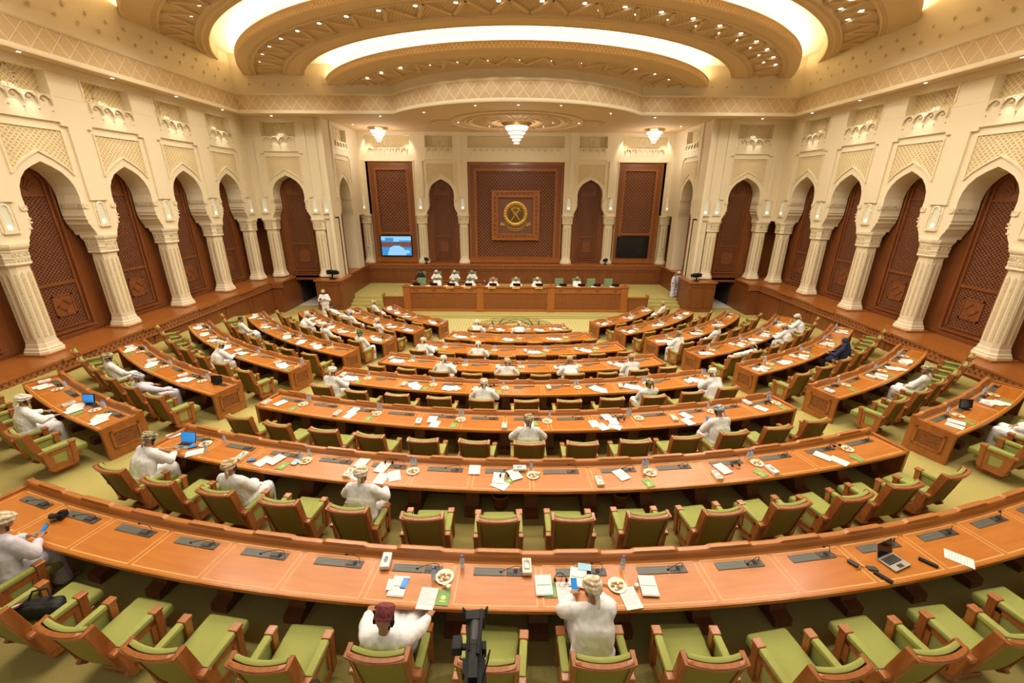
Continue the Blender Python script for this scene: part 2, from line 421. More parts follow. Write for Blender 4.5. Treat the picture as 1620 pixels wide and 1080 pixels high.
# ---- ARCHED WALLS
ARC = [(1.2, 5.72), (1.17, 5.85), (1.08, 6.0), (.99, 6.2), (.95, 6.45), (.95, 6.9), (.96, 7.15), (.91, 7.45), (.79, 7.70), (.59, 7.93), (.32, 8.10), (0, 8.25)]
EXT = [(.99, 7.90), (.78, 8.14), (.45, 8.38), (0, 8.62)]
def lace(mb, T, x0, x1, n, z=10.38, y=0):
    """row of little pendant arches under a niche"""
    wd = (x1 - x0) / n
    mb.box(x0, x1, y - .09, y, z - .03, z, 0, T)
    for i in range(n + 1):
        x = x0 + i * wd
        mb.prism([(x - .035, z - .02), (x + .035, z - .02), (x + .018, z - .24), (x, z - .33), (x - .018, z - .24)], y - .09, y, 0, T)
        mb.ball((x, y - .02, z - .48), .028, 6, 2, T)
        if i < n:
            c = x + wd / 2; pts = []
            for j in range(7):
                a = PI * j / 6; pts.append((c - wd * .42 * math.cos(a), z - .22 + .17 * math.sin(a)))
            q = [(c - wd * .42, z - .02), (c + wd * .42, z - .02)]
            for j in range(6):
                mb.quad((pts[j][0], y - .08, pts[j][1]), (pts[j + 1][0], y - .08, pts[j + 1][1]), (pts[j + 1][0], y - .08, z - .02), (pts[j][0], y - .08, z - .02), 0, T)
                mb.quad((pts[j][0], y - .08, pts[j][1]), (pts[j + 1][0], y - .08, pts[j + 1][1]), (pts[j + 1][0], y, pts[j + 1][1]), (pts[j][0], y, pts[j][1]), 2, T)
            mb.ball((c, y - .01, z - .15), wd * .2, 8, 2, T, (1, .4, .8))
def niche(mb, T, x0, x1, z0=10.38, z1=11.15, dp=.32):
    mb.rect(x0, x1, z0, z1, dp, 1, T)
    mb.quad((x0, 0, z0), (x1, 0, z0), (x1, dp, z0), (x0, dp, z0), 0, T); mb.quad((x0, 0, z1), (x1, 0, z1), (x1, dp, z1), (x0, dp, z1), 0, T)
    mb.quad((x0, 0, z0), (x0, dp, z0), (x0, dp, z1), (x0, 0, z1), 0, T); mb.quad((x1, 0, z0), (x1, dp, z0), (x1, dp, z1), (x1, 0, z1), 0, T)
    c = (x0 + x1) / 2
    # raised star in the niche
    for a in (0, 45):
        TT = T @ Matrix.Translation((c, dp - .03, (z0 + z1) / 2)) @ Matrix.Rotation(R(a + 22), 4, 'Y')
        q = .26
        for (s0, s1, t0, t1) in ((-q, q, q - .04, q), (-q, q, -q, -q + .04), (-q, -q + .04, -q, q), (q - .04, q, -q, q)):
            mb.box(s0, s1, 0, .03, t0, t1, 0, TT)
    # moulding round the opening
    mb.box(x0 - .07, x1 + .07, -.025, 0, z1, z1 + .05, 0, T); mb.box(x0 - .07, x0, -.025, 0, z0 + .15, z1, 0, T); mb.box(x1, x1 + .07, -.025, 0, z0 + .15, z1, 0, T)
ZTOP = 11.4
def arch_bay(mb, T, hw, thick=.85, dn=True):
    # wall left and right of the opening up to the springing of the top
    for sg in (-1, 1):
        pts = [(sg * x, z) for x, z in ARC]
        for (xa, za), (xb, zb) in zip(pts, pts[1:]):
            mb.quad((sg * hw, 0, za), (xa, 0, za), (xb, 0, zb), (sg * hw, 0, zb), 0, T)
            mb.quad((xa, 0, za), (xb, 0, zb), (xb, thick, zb), (xa, thick, za), 0, T)
            mb.quad((sg * hw, thick, za), (xa, thick, za), (xb, thick, zb), (sg * hw, thick, zb), 0, T)
        # carved bands on the corbel
        for zz, ww, fr in ((6.70, .16, .20), (6.42, .05, .06), (6.30, .05, .06), (6.12, .05, .06)):
            xx = .955 if zz > 6.2 else 1.02
            mb.box(min(sg * (xx - .03), sg * (xx + fr)), max(sg * (xx - .03), sg * (xx + fr)), -.025, thick * .97, zz, zz + ww, 2 if zz > 6.5 else 0, T)
        mb.lathe([(.085, 0), (.085, .02), (.06, .02), (.055, .005), (.03, .005), (.02, .02)], 14, 0, T @ Matrix.Translation((sg * 1.06, -.025, 6.78)) @ Matrix.Rotation(R(90), 4, 'X'))
        xa = .96
    mb.rect(-hw, hw, 8.25, 10.38, 0, 0, T); mb.rect(-hw, hw, 11.15, ZTOP, 0, 0, T)
    mb.rect(-hw, -1.0, 10.38, 11.15, 0, 0, T); mb.rect(1.0, hw, 10.38, 11.15, 0, 0, T)
    mb.rect(-hw, hw, 8.25, 9.3, thick, 0, T)
    # raised outer plane: piers and the wall above the frame, stepped at the frame's shoulders
    d = -.08; TN = T @ Matrix.Translation((0, d, 0))
    for sg in (-1, 1):
        mb.box(*sorted((sg * 1.28, sg * hw)), d, 0, 6.98, 9.57, 0, T); mb.box(*sorted((sg * 1.04, sg * 1.28)), d, 0, 9.46, 9.57, 0, T)
        mb.box(*sorted((sg * 1.004, sg * hw)), d, 0, 10.38, 11.15, 0, T)
    mb.box(-hw, hw, d, 0, 9.57, 10.376, 0, T); mb.box(-hw, hw, d, 0, 11.154, ZTOP, 0, T)
    niche(mb, TN, -1.0, 1.0); lace(mb, TN, -.92, .92, 4)
    # screen panel over the arch
    y = -.012
    ext = EXT
    for sg in (-1, 1):
        for (xa, za), (xb, zb) in zip(ext, ext[1:]):
            mb.add([(sg * xa, y, za), (sg * xb, y, zb), (sg * xb, y, 9.29), (sg * xa, y, 9.29)], [(0, 1, 2, 3)], 3, T,)
            # raised arch moulding along the lower edge
            mb.quad((sg * xa, -.05, za), (sg * xb, -.05, zb), (sg * xb, -.05, zb - .06), (sg * xa, -.05, za - .06), 0, T)
            mb.quad((sg * xa, -.05, za), (sg * xb, -.05, zb), (sg * xb, 0, zb), (sg * xa, 0, za), 0, T)
            mb.quad((sg * xa, -.05, za - .06), (sg * xb, -.05, zb - .06), (sg * xb, 0, zb - .06), (sg * xa, 0, za - .06), 0, T)
        a, b = sorted((sg * .99, sg * 1.05)); mb.box(a, b, -.05, 0, 7.84, 9.29, 0, T)
    mb.box(-1.05, 1.05, -.05, 0, 9.29, 9.34, 0, T)
PM = ['plaster', 'plaster_lat', 'plaster_orn', 'plaster_lat']
XW = 16.1
TL = lambda y: Matrix.Translation((-XW, y, 0)) @ Matrix.Rotation(R(90), 4, 'Z')
TR = lambda y: Matrix.Translation((XW, y, 0)) @ Matrix.Rotation(R(-90), 4, 'Z')
PITCH = 3.26; COLY = [26.75 - PITCH * i for i in range(9)]      # 26.75 ... 0.67
BAYY = [y - PITCH / 2 for y in COLY[:-1]]
for nm, TT in (('wall_left', TL), ('wall_right', TR)):
    mb = MB()
    for y in BAYY: arch_bay(mb, TT(y), PITCH / 2)
    sg = 1 if nm == 'wall_left' else -1
    mb.rect(0, .76, 5.72, ZTOP, 0, 0, TT(26.75)) if sg > 0 else mb.rect(-.76, 0, 5.72, ZTOP, 0, 0, TT(26.75))
    T0 = TT(26.75)
    x0, x1 = (0, .6) if sg > 0 else (-.6, 0)
    mb.box(x0, x1, 0.02, .85, 5.72, ZTOP - .01, 0, T0)
    struct(nm, mb, PM)
# end (stub) walls facing the hall, with one arch each, and the alcove side walls
TF = lambda x, y: Matrix.Translation((x, y, 0))
for nm, sg in (('wall_left_end', -1), ('wall_right_end', 1)):
    mb = MB(); T = TF(sg * 14.05, 27.5)
    arch_bay(mb, T, 1.55)
    a, b = sorted((sg * 15.6, sg * 16.3)); mb.box(a, b, 27.5, 28.35, 5.72, ZTOP)
    a, b = sorted((sg * 11.5, sg * 12.5)); mb.box(a, b, 27.5, 28.35, 5.72, ZTOP)
    # slender reveal piers beside the alcove
    a, b = sorted((sg * 11.5, sg * 12.05)); mb.box(a, b, 27.62, 28.5, 2.0, 5.8)
    a, b = sorted((sg * 11.42, sg * 11.62)); mb.box(a, b, 27.32, 27.62, 2.0, ZTOP)
    a, b = sorted((sg * 11.88, sg * 11.96)); mb.box(a, b, 27.42, 27.5, 6.0, ZTOP)
    struct(nm, mb, PM)
for nm, sg in (('wall_alcove_left', -1), ('wall_alcove_right', 1)):
    mb = MB()
    T = Matrix.Translation((sg * 11.5, 30.05, 0)) @ Matrix.Rotation(R(-90 * sg), 4, 'Z')
    # same arch but standing on plain piers
    arch_bay(mb, T, 1.45)
    for a, b in ((-1.45, -1.2), (1.2, 1.45)): mb.box(a, b, 0, .85, 2.0, 5.72, 0, T)
    x0, x1 = sorted((sg * 11.5, sg * 12.2))
    mb.box(x0, x1, 28.35, 28.6, 2.0, ZTOP); mb.box(x0, x1, 31.5, 33.5, 5.72, ZTOP); mb.box(x0, x1, 31.5, 32.3, 2.0, 5.72)
    struct(nm, mb, PM)
# front wall: two small arches, three great panels between piers
mb = MB(); YF = 33.5
for sg in (-1, 1):
    arch_bay(mb, TF(sg * 5.6, YF), 1.6)
    for cx, w_ in ((4.0, .42), (7.2, .42), (11.5, .42)):
        a, b = sorted((sg * (cx - w_), sg * (cx + w_)))
        if cx > 11: mb.box(a, b, YF + .01, YF + .7, 5.72, ZTOP)
    # panel between piers 7.2 .. 11.5
    a, b = sorted((sg * 7.62, sg * 11.08))
    mb.rect(a, b, 9.43, 10.38, YF); mb.rect(a, b, 11.15, ZTOP, YF)
    niche(mb, I4 @ TF(0, YF), a + .1, b - .1); lace(mb, TF(0, YF), a + .3, b - .3, 7)
    for u, v in ((a, a + .1), (b - .1, b)): mb.rect(u, v, 10.38, 11.15, YF)
    mb.quad((a, YF, 9.43), (b, YF, 9.43), (b, YF + .5, 9.43), (a, YF + .5, 9.43))
    mb.box(a - .12, b + .12, YF - .07, YF, 9.45, 9.52)
    for u in (a, b): mb.quad((u, YF, 2), (u, YF, 9.43), (u, YF + .5, 9.43), (u, YF + .5, 2))
    for cx in (4.0, 7.2):
        a, b = sorted((sg * (cx - .42), sg * (cx + .42)))
        mb.box(a + (.02), b - .02, YF + .01, YF + .5, 5.72, 9.43)
a, b = -3.58, 3.58
mb.rect(a, b, 9.43, 10.38, YF); mb.rect(a, b, 11.15, ZTOP, YF); niche(mb, TF(0, YF), a + .05, b - .05); lace(mb, TF(0, YF), a + .3, b - .3, 14)
for u, v in ((a, a + .05), (b - .05, b)): mb.rect(u, v, 10.38, 11.15, YF)
for x0, x1 in ((-4.0, -3.58), (3.58, 4.0), (-7.62, -7.2), (7.2, 7.62), (-11.08, -11.5), (11.08, 11.5)):
    x0, x1 = sorted((x0, x1)); mb.rect(x0, x1, 5.72, ZTOP, YF)
mb.quad((a, YF, 9.43), (b, YF, 9.43), (b, YF + .5, 9.43), (a, YF + .5, 9.43)); mb.box(a - .1, b + .1, YF - .07, YF, 9.45, 9.52)
# vertical mouldings between pier and panel
for x in (-3.62, 3.62, -7.58, 7.58, -11.1, 11.1):
    mb.box(x - .03, x + .03, YF - .05, YF, 5.8, 9.43)
struct('wall_front', mb, PM)
# wood backing behind all columns
for nm, sg in (('wall_left_backing', -1), ('wall_right_backing', 1)):
    mb = MB(); a, b = sorted((sg * 17.05, sg * 17.3)); mb.box(a, b, -2, 28.7, 1.9, 8.8)
    mb.box(*sorted((sg * 12.2, sg * 17.2)), 28.45, 28.6, 2.02, 8.8) if False else None
    struct(nm, mb, ['wallwood'])
mb = MB(); mb.box(-12.6, 12.6, YF + .5, YF + .7, .4, 9.6); struct('wall_front_backing', mb, ['wallwood'])
for sg in (-1, 1):
    mb = MB(); mb.box(*sorted((sg * 12.35, sg * 12.5)), 28.5, 34, .4, 8.9); struct('wall_alcove_backing', mb, ['wallwood'])
# ---- ledge and wainscot
def ledge_piece(mb, T, L0, L1, back=1.75, z0=0.0, band=True):
    """T: local x runs along the wall, y into the wall, front face at y=0"""
    mb.box(L0, L1, .08, back, z0, 1.66, 0, T)
    mb.box(L0, L1, .03, back, 1.62, 1.92, 1 if band else 0, T)
    mb.box(L0, L1, .0, back, 1.92, 2.0, 2, T)
    mb.box(L0, L1, .0, .1, 1.58, 1.64, 2, T)
    n = max(1, int((L1 - L0) / 2.2)); wd = (L1 - L0) / n
    for i in range(n):
        x0 = L0 + i * wd + .12; x1 = L0 + (i + 1) * wd - .12
        for r in ((x0, x1, z0 + .25, z0 + .30), (x0, x1, 1.45, 1.5), (x0, x0 + .05, z0 + .25, 1.5), (x1 - .05, x1, z0 + .25, 1.5)):
            mb.box(r[0], r[1], .05, .1, r[2], r[3], 0, T)
WM = ['wallwood', 'band', 'deskside']
mb = MB()
for sg, nm in ((-1, 'L'), (1, 'R')):
    T = Matrix.Translation((sg * 15.3, 0, 0)) @ Matrix.Rotation(R(-90 * sg), 4, 'Z')
    L0, L1 = (-2, 26.1)
    if sg > 0: L0, L1 = -26.1, 2
    ledge_piece(mb, T, L0, L1)
    for y in COLY:      # little jogs under every column
        mb.box(*sorted((sg * 15.24, sg * 17.0)), y - .62, y + .62, 1.92, 2.006, 2)
        mb.box(*sorted((sg * 15.95, sg * 16.95)), y - .5, y + .5, 2.0, 2.06, 2)
    # block at the corner, up to the doorway
    mb.box(*sorted((sg * 14.75, sg * 17.0)), 26.1, 28.6, 0, 1.9, 0)
    mb.box(*sorted((sg * 14.68, sg * 17.0)), 26.05, 28.6, 1.9, 2.0, 2)
    mb.box(*sorted((sg * 14.62, sg * 15.3)), 26.0, 26.12, 1.6, 1.9, 1)
    # pedestal by the alcove
    mb.box(*sorted((sg * 11.15, sg * 12.85)), 26.7, 28.6, 0, 1.9, 0)
    mb.box(*sorted((sg * 11.10, sg * 12.92)), 26.62, 28.6, 1.9, 2.0, 2)
    for x0, x1 in ((11.3, 12.1), (12.2, 12.75)):
        for q in ((x0, x1, .3, .35), (x0, x1, 1.65, 1.7), (x0, x0 + .05, .3, 1.7), (x1 - .05, x1, .3, 1.7)):
            a, b = sorted((sg * q[0], sg * q[1])); mb.box(a, b, 26.66, 26.7, q[2], q[3], 0)
    # wainscot of the alcove side
    mb.box(*sorted((sg * 11.45, sg * 12.4)), 28.6, 33.0, .5, 1.92, 0); mb.box(*sorted((sg * 11.38, sg * 12.4)), 28.6, 33.0, 1.9, 2.0, 2)
# front wainscot
mb.box(-12.2, 12.2, 33.05, 34.2, .5, 1.7, 0); mb.box(-12.2, 12.2, 33.0, 34.2, 1.66, 1.92, 1); mb.box(-12.2, 12.2, 32.95, 34.2, 1.92, 2.0, 2)
for i in range(11):
    x0 = -11.5 + i * 2.1; x1 = x0 + 1.9
    for q in ((x0, x1, .7, .75), (x0, x1, 1.5, 1.55), (x0, x0 + .05, .7, 1.55), (x1 - .05, x1, .7, 1.55)): mb.box(q[0], q[1], 33.02, 33.06, q[2], q[3], 0)
for x in (-11.5, -7.2, -4, 4, 7.2, 11.5): mb.box(x - .5, x + .5, 33.0, 34, 2.0, 2.05, 2)
struct('trim_2', mb, WM)
# door recess behind the corner: dark corridor and pale floor
for i, sg in enumerate((-1, 1)):
    mb = MB()
    mb.box(*sorted((sg * 12.9, sg * 14.9)), 28.0, 28.06, 1.75, 2.06, 0)
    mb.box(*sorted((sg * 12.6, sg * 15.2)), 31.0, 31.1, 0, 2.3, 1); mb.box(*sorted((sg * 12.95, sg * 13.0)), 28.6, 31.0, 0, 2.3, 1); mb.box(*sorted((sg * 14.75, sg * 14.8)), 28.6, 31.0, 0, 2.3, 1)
    mb.box(*sorted((sg * 12.9, sg * 14.9)), 28.5, 31.0, 1.9, 1.95, 1); mb.box(*sorted((sg * 12.9, sg * 14.9)), 28.0, 28.5, 1.9, 2.04, 0)
    mb.box(*sorted((sg * 13.0, sg * 14.75)), 27.9, 31.0, 0, .012, 2)
    struct('door_%d' % (i + 1), mb, ['wallwood', 'dark', 'offwhite'])

# ---- cornice (diamond band), soffit, upper band and stepped ceiling
def path_pts():
    P = [(-15.5, -2.0), (-15.5, 26.3)]
    n = 24; r = 8.3; cy = 31.0; a0 = math.degrees(math.acos((cy - 26.3) / r))
    for i in range(n + 1):
        a = R(-a0 + 2 * a0 * i / n); P.append((r * math.sin(a), cy - r * math.cos(a)))
    P += [(15.5, 26.3), (15.5, -2.0)]
    return P
PTH = path_pts()
def sweep(mb, path, prof, mis):
    """prof: (offset into the room, z); sweeps along the plan path with mitred corners"""
    n = len(path); N = []
    for i in range(n):
        a = Vector(path[max(i - 1, 0)]); b = Vector(path[i]); c = Vector(path[min(i + 1, n - 1)])
        d1 = (b - a).normalized() if i else (c - b).normalized(); d2 = (c - b).normalized() if i < n - 1 else d1
        n1 = Vector((d1.y, -d1.x)); n2 = Vector((d2.y, -d2.x)); m = (n1 + n2); m = m / max(.2, m.dot(n1)); N.append(m)
    s = 0; U = [0]
    for i in range(1, n): s += (Vector(path[i]) - Vector(path[i - 1])).length; U.append(s)
    ln = [0]
    for i in range(1, len(prof)): ln.append(ln[-1] + math.hypot(prof[i][0] - prof[i - 1][0], prof[i][1] - prof[i - 1][1]))
    for i in range(n - 1):
        for j in range(len(prof) - 1):
            q = []
            for ii, jj in ((i, j), (i + 1, j), (i + 1, j + 1), (i, j + 1)):
                q.append((path[ii][0] + N[ii].x * prof[jj][0], path[ii][1] + N[ii].y * prof[jj][0], prof[jj][1]))
            mb.add(q, [(0, 1, 2, 3)], mis[j], None, [(U[i], ln[j]), (U[i + 1], ln[j]), (U[i + 1], ln[j + 1]), (U[i], ln[j + 1])])
mb = MB()
sweep(mb, PTH, [(-.02, 11.4), (.10, 11.4), (.10, 11.46), (.05, 11.55), (.02, 11.58), (.0, 11.58), (0, 12.30), (.03, 12.31), (.06, 12.36), (.06, 12.42), (-.02, 12.42)], [0, 0, 0, 0, 0, 1, 0, 0, 0, 0])
sweep(mb, PTH, [(-.02, 12.42), (-.02, 15.2)], [0])
struct('trim_3', mb, ['plaster', 'frieze'])
# little lozenges on the band above the cornice
mb = MB()
for sg in (-1, 1):
    for i in range(34):
        for j in range(2):
            y = 25.6 - i * .8 - .4 * j; z = 12.85 + .42 * j
            T = Matrix.Translation((sg * 15.47, y, z)) @ Matrix.Rotation(R(-90 * sg), 4, 'Z') @ Matrix.Rotation(R(45), 4, 'Y')
            mb.box(-.05, .05, -.012, 0, -.05, .05, 0, T); mb.box(-.05, .0, -.02, 0, 0, .05, 0, T)
for i in range(10):
    for sg in (-1, 1):
        T = TF(sg * (7.4 + i * .8), 26.27) @ Matrix.Translation((0, 0, 12.8)) @ Matrix.Rotation(R(45), 4, 'Y'); mb.box(-.05, .05, -.012, 0, -.05, .05, 0, T)
struct('trim_4', mb, ['ceil_orn'])
# soffit under the cornice
mb = MB()
for i in range(2, len(PTH) - 3):
    (xa, ya), (xb, yb) = PTH[i], PTH[i + 1]
    mb.quad((xa, ya, 11.4), (xb, yb, 11.4), (xb, 34, 11.4), (xa, 34, 11.4))
xa = PTH[2][0]
for sg in (-1, 1):
    mb.quad((sg * abs(xa), 26.3, 11.4), (sg * 17.2, 26.3, 11.4), (sg * 17.2, 34, 11.4), (sg * abs(xa), 34, 11.4))
    mb.quad((sg * 15.5, -2, 11.4), (sg * 17.2, -2, 11.4), (sg * 17.2, 26.3, 11.4), (sg * 15.5, 26.3, 11.4))
# rosette mouldings around the great chandelier
CC = (0, 28.9)
for r in (1.05, 1.5, 2.9, 3.15, 3.95): mb.sector(r, r + .09, 11.34, 11.4, -180, 180, 64, CC, 0)
for sg in (-1, 1):
    for r in (1.0, 1.2): mb.sector(r, r + .07, 11.35, 11.4, -100 + 90 * sg, 100 + 90 * sg, 24, (sg * 4.2, 29.2), 0)
for i in range(40):
    a = i * 9; T = Matrix.Translation((0, 28.9, 0)) @ Matrix.Rotation(R(a), 4, 'Z'); mb.box(-.05, .05, 1.7, 2.7, 11.35, 11.4, 1, T)
struct('ceiling', mb, ['ceil', 'ceil_orn'])
# stepped rings: (soffit z, inner rim radius, outer edge radius, fascia top)
STEP = [(12.80, 8.1, 11.70, 13.12, 9.2, 10.65), (13.25, 12.72, 15.80, 13.57, 13.75, 15.1), (13.70, 16.72, 19.65, 14.02, 17.28, 18.5), (14.15, 20.75, 23.6, 14.45, 21.3, 22.5), (14.6, 24.6, 31.5, 14.9, 25.2, 26.8)]
for i, (z, ri, ro, zf, l0, l1) in enumerate(STEP):
    mb = MB(); n = 120; A = 88
    rimt = z + .55 if i else z + .2
    prof = [(ri - .02, rimt), (ri, z + .10), (ri + .02, z + .03), (ri + .06, z + .005), (ri + .24, z + .005), (ri + .26, z), (l0 - .22, z), (l0 - .2, z + .03), (l0 - .08, z + .03), (l0 - .06, z), (l0, z), (l0 + .02, z + .10), (l1 - .02, z + .10), (l1, z), (l1 + .06, z), (l1 + .08, z + .03), (l1 + .22, z + .03), (l1 + .24, z), (ro - .03, z), (ro, z + .03), (ro + .02, z + .07), (ro, z + .09), (ro, zf - .07), (ro + .03, zf - .04), (ro + .03, zf), (ro - .02, zf), (ro - .02, zf - .05), (ro - .45, zf - .05)]
    mi = [0, 0, 0, 1, 0, 0, 0, 1, 0, 0, 0, 1, 0, 0, 0, 1, 0, 0, 0, 0, 0, 1, 0, 0, 0, 0, 0]
    mb.arcstrip(prof, -A, A, n, (0, 31.7), 0, mi)
    # zig-zag ribs of the light panel
    st = {0: 4.1, 1: 2.8, 2: 2.35, 3: 2.2, 4: 2.5}[i]; m_ = int(75 / st)
    for k in range(-m_, m_ + 1):
        a0 = k * st + st / 2; a1 = a0 + st
        ra, rb = (l0 + .1, l1 - .1) if k % 2 == 0 else (l1 - .1, l0 + .1)
        p = ring_pt(ra, a0, z + .02, (0, 31.7)); q = ring_pt(rb, a1, z + .02, (0, 31.7)); d = (q - p).normalized(); nn = Vector((-d.y, d.x, 0)) * .07
        u = Vector((0, 0, .08))
        mb.add([p - nn, q - nn, q + nn, p + nn, p - nn + u, q - nn + u, q + nn + u, p + nn + u], [(0, 1, 2, 3), (0, 1, 5, 4), (3, 2, 6, 7)], 0)
    # cove above the outer edge, up to the next ring
    if i < 4:
        rn = STEP[i + 1][1]; zn = STEP[i + 1][0] + .55
        mb.arcstrip([(ro - .45, zf - .05), (ro - .45, zn - .2), (ro - .3, zn - .03), (ro - .1, zn), (rn - .02, zn)], -A, A, n, (0, 31.7), 2)
        mb.arcstrip([(ro - .02, zf - .05), (ro - .02, zf - .048)], -A, A, 4, (0, 31.7), 2)
    struct('ceiling_ring', mb, ['ceil', 'ceil_orn', 'cove'])
    if i < 4:
        mb = MB(); mb.arcstrip([(ro - .32, zf - .03), (ro - .12, zf - .03)], -A, A, n, (0, 31.7), 0)
        o = mb.build('cove_lamp', ['covelight'], loc=(RX, 0, 0)); tag(o, 'warm white cove light along the %s ceiling step' % ('lowest', 'second', 'third', 'highest')[i], 'light')
# downlight discs
lm = MB(); lm.lathe([(.095, .015), (.095, -.012), (.075, -.02)], 14); lme = lm.mesh('downlight_ring', ['plaster'])
dm = MB(); dm.lathe([(.075, -.021), (.07, -.024)], 14); dme = dm.mesh('downlight_lens', ['lamp'])
def downlight(loc, label, group, s=1.0):
    e = empty('downlight', label, 'ceiling light', loc, 0, group); e.scale = (s, s, s)
    link(lme, 'trim_ring', e); link(dme, 'lens', e); return e
rn_ = ['lowest ring of the ceiling', 'second ring of the ceiling', 'third ring of the ceiling', 'outer ring of the ceiling']
for p, k in LAMPS:
    if k < 3: downlight(p + Vector((0, 0, .09)), 'small round white downlight in the ' + rn_[k], 'downlights in the ' + rn_[k])
# soffit downlights with their beams on the niches
SOFF = [(-10.67, 30.14), (-7.93, 26.87), (-3.76, 29.02), (-2.25, 23.6), (-.12, 23.4), (1.99, 23.5), (2.08, 28.81), (3.7, 29.1), (7.7, 26.87), (10.4, 30.14), (-5.2, 25.6), (4.9, 25.6), (-1.9, 30.6), (1.6, 30.6)]
for x, y in SOFF:
    downlight((x, y, 11.4), 'tiny downlight in the flat ceiling before the front wall', 'downlights over the podium', .6)
    spot('podium_beam', (x, y, 11.34), 95, 120, .6, .05)
for i, y in enumerate(BAYY):
    for sg in (-1, 1):
        x = RX + sg * 15.62
        if y > 6:
            side = 'left' if sg < 0 else 'right'
            downlight((x, y, 11.4), 'small downlight above the upper wall niches of the %s wall' % side, 'downlights along the %s wall' % side, .7)
        spot('niche_beam', (x, y, 11.34), 170, 46, .8, .03, target=(RX + sg * 16.05, y, 10.3), col=(1, .93, .78))
for sg in (-1, 1):
    x = RX + sg * 14.05
    downlight((x, 27.0, 11.4), 'downlight above the arch at the %s end wall' % ('left' if sg < 0 else 'right'), None, .7)
    spot('niche_beam', (x, 27.05, 11.34), 170, 46, .8, .03, target=(x, 27.45, 10.3), col=(1, .93, .78))
    for q in (7.9, 10.8):
        spot('niche_beam', (RX + sg * q, 33.0, 11.34), 130, 60, .7, .04, target=(RX + sg * q, 33.45, 10.2), col=(1, .9, .72))

# ---- COLUMNS
def column_proto():
    e = empty('column')
    def oct_(prof, mi=0):
        m = MB(); P = []; n = 8
        for h, z in prof:
            c = h * .62
            P += [(-h, -c, z), (-c, -h, z), (c, -h, z), (h, -c, z), (h, c, z), (c, h, z), (-c, h, z), (-h, c, z)]
        F = [(j * 8 + i, j * 8 + (i + 1) % 8, (j + 1) * 8 + (i + 1) % 8, (j + 1) * 8 + i) for j in range(len(prof) - 1) for i in range(8)]
        F += [tuple(range(7, -1, -1)), tuple((len(prof) - 1) * 8 + i for i in range(8))]
        m.add(P, F, mi); return m
    b = oct_([(.43, 2.05), (.43, 2.14), (.40, 2.17), (.40, 2.22), (.36, 2.28), (.345, 2.38), (.33, 2.42)])
    b.build('base', ['plaster'], e)
    s_ = oct_([(.325, 2.42), (.315, 5.0)])
    for a in range(4):
        T = Matrix.Rotation(R(90 * a), 4, 'Z')
        for x in (-.10, .10):
            s_.prism([(x - .045, 2.62), (x + .045, 2.62), (x + .045, 4.72), (x, 4.82), (x - .045, 4.72)], -.338, -.30, 1, T)
            s_.box(x - .06, x - .05, -.333, -.30, 2.6, 4.75, 0, T); s_.box(x + .05, x + .06, -.333, -.30, 2.6, 4.75, 0, T)
        T2 = Matrix.Rotation(R(90 * a + 45), 4, 'Z')
        s_.prism([(-.03, 2.62), (.03, 2.62), (.03, 4.72), (0, 4.8), (-.03, 4.72)], -.378, -.34, 1, T2)
    s_.build('shaft', ['plaster', 'flute'], e)
    c = oct_([(.33, 5.0), (.40, 5.06), (.40, 5.10), (.38, 5.12), (.385, 5.24), (.40, 5.26), (.40, 5.28), (.385, 5.30), (.39, 5.44), (.41, 5.47), (.41, 5.52), (.45, 5.58), (.47, 5.64), (.47, 5.72)])
    for a in range(4):
        T = Matrix.Rotation(R(90 * a), 4, 'Z')
        for x in (-.19, 0, .19): c.lathe([(.075, 0), (.075, .02), (.05, .02), (.05, .01), (.02, .01)], 10, 1, T @ Matrix.Translation((x * .9, -.388, 5.37)) @ Matrix.Rotation(R(90), 4, 'X'))
        for x in (-.2, -.1, 0, .1, .2): c.box(x - .03, x + .03, -.40, -.37, 5.14, 5.22, 1, T)
    c.build('capital', ['plaster', 'plaster_orn'], e)
    return e
cp = column_proto(); first = [True]
def put_column(x, y, rz, label, group=None):
    o = cp if first[0] else copy_tree(cp); first[0] = False
    o.location = (x, y, 0); o.rotation_euler = (0, 0, rz); tag(o, label, 'column', group); return o
def lampniche_proto():
    e = empty('wall_lamp')
    m = MB(); n = 12
    def outline(k, dx):
        P = [(-.155 * k - dx, 6.12 - dx), (.155 * k + dx, 6.12 - dx), (.155 * k + dx, 6.58), (.175 * k + dx, 6.62), (.125 * k + dx, 6.68)]
        P += [((.135 * k + dx) * math.cos(PI * i / n), 6.76 + (.17 * k + dx) * math.sin(PI * i / n)) for i in range(1, n)]
        return P + [(-.125 * k - dx, 6.68), (-.175 * k - dx, 6.62), (-.155 * k - dx, 6.58)]
    a = outline(.80, 0); m.add([(x, -.012, z) for x, z in a], [tuple(range(len(a)))]); m.build('glass', ['niche'], e)
    f = MB(); b_ = outline(1, .035)
    for i in range(len(a)):
        j = (i + 1) % len(a)
        f.add([(a[i][0], -.06, a[i][1]), (a[j][0], -.06, a[j][1]), (b_[j][0], -.045, b_[j][1]), (b_[i][0], -.045, b_[i][1]), (a[i][0], -.012, a[i][1]), (a[j][0], -.012, a[j][1]), (b_[j][0], 0, b_[j][1]), (b_[i][0], 0, b_[i][1])], [(0, 1, 2, 3), (0, 1, 5, 4), (3, 2, 6, 7)])
    f.box(-.24, .24, -.08, 0, 6.02, 6.09); f.box(-.27, -.24, -.03, 0, 6.05, 6.9); f.box(.24, .27, -.03, 0, 6.05, 6.9)
    f.build('frame', ['plaster'], e)
    b = MB(); b.ball((0, -.03, 6.22), .055, 10, 0, None, (1, .3, 1.1)); b.build('bulb', ['bulb'], e)
    return e
lp = lampniche_proto(); firstl = [True]
def put_lamp(T, label):
    o = lp if firstl[0] else copy_tree(lp); firstl[0] = False
    o.matrix_world = T; tag(o, label, 'wall lamp'); return o
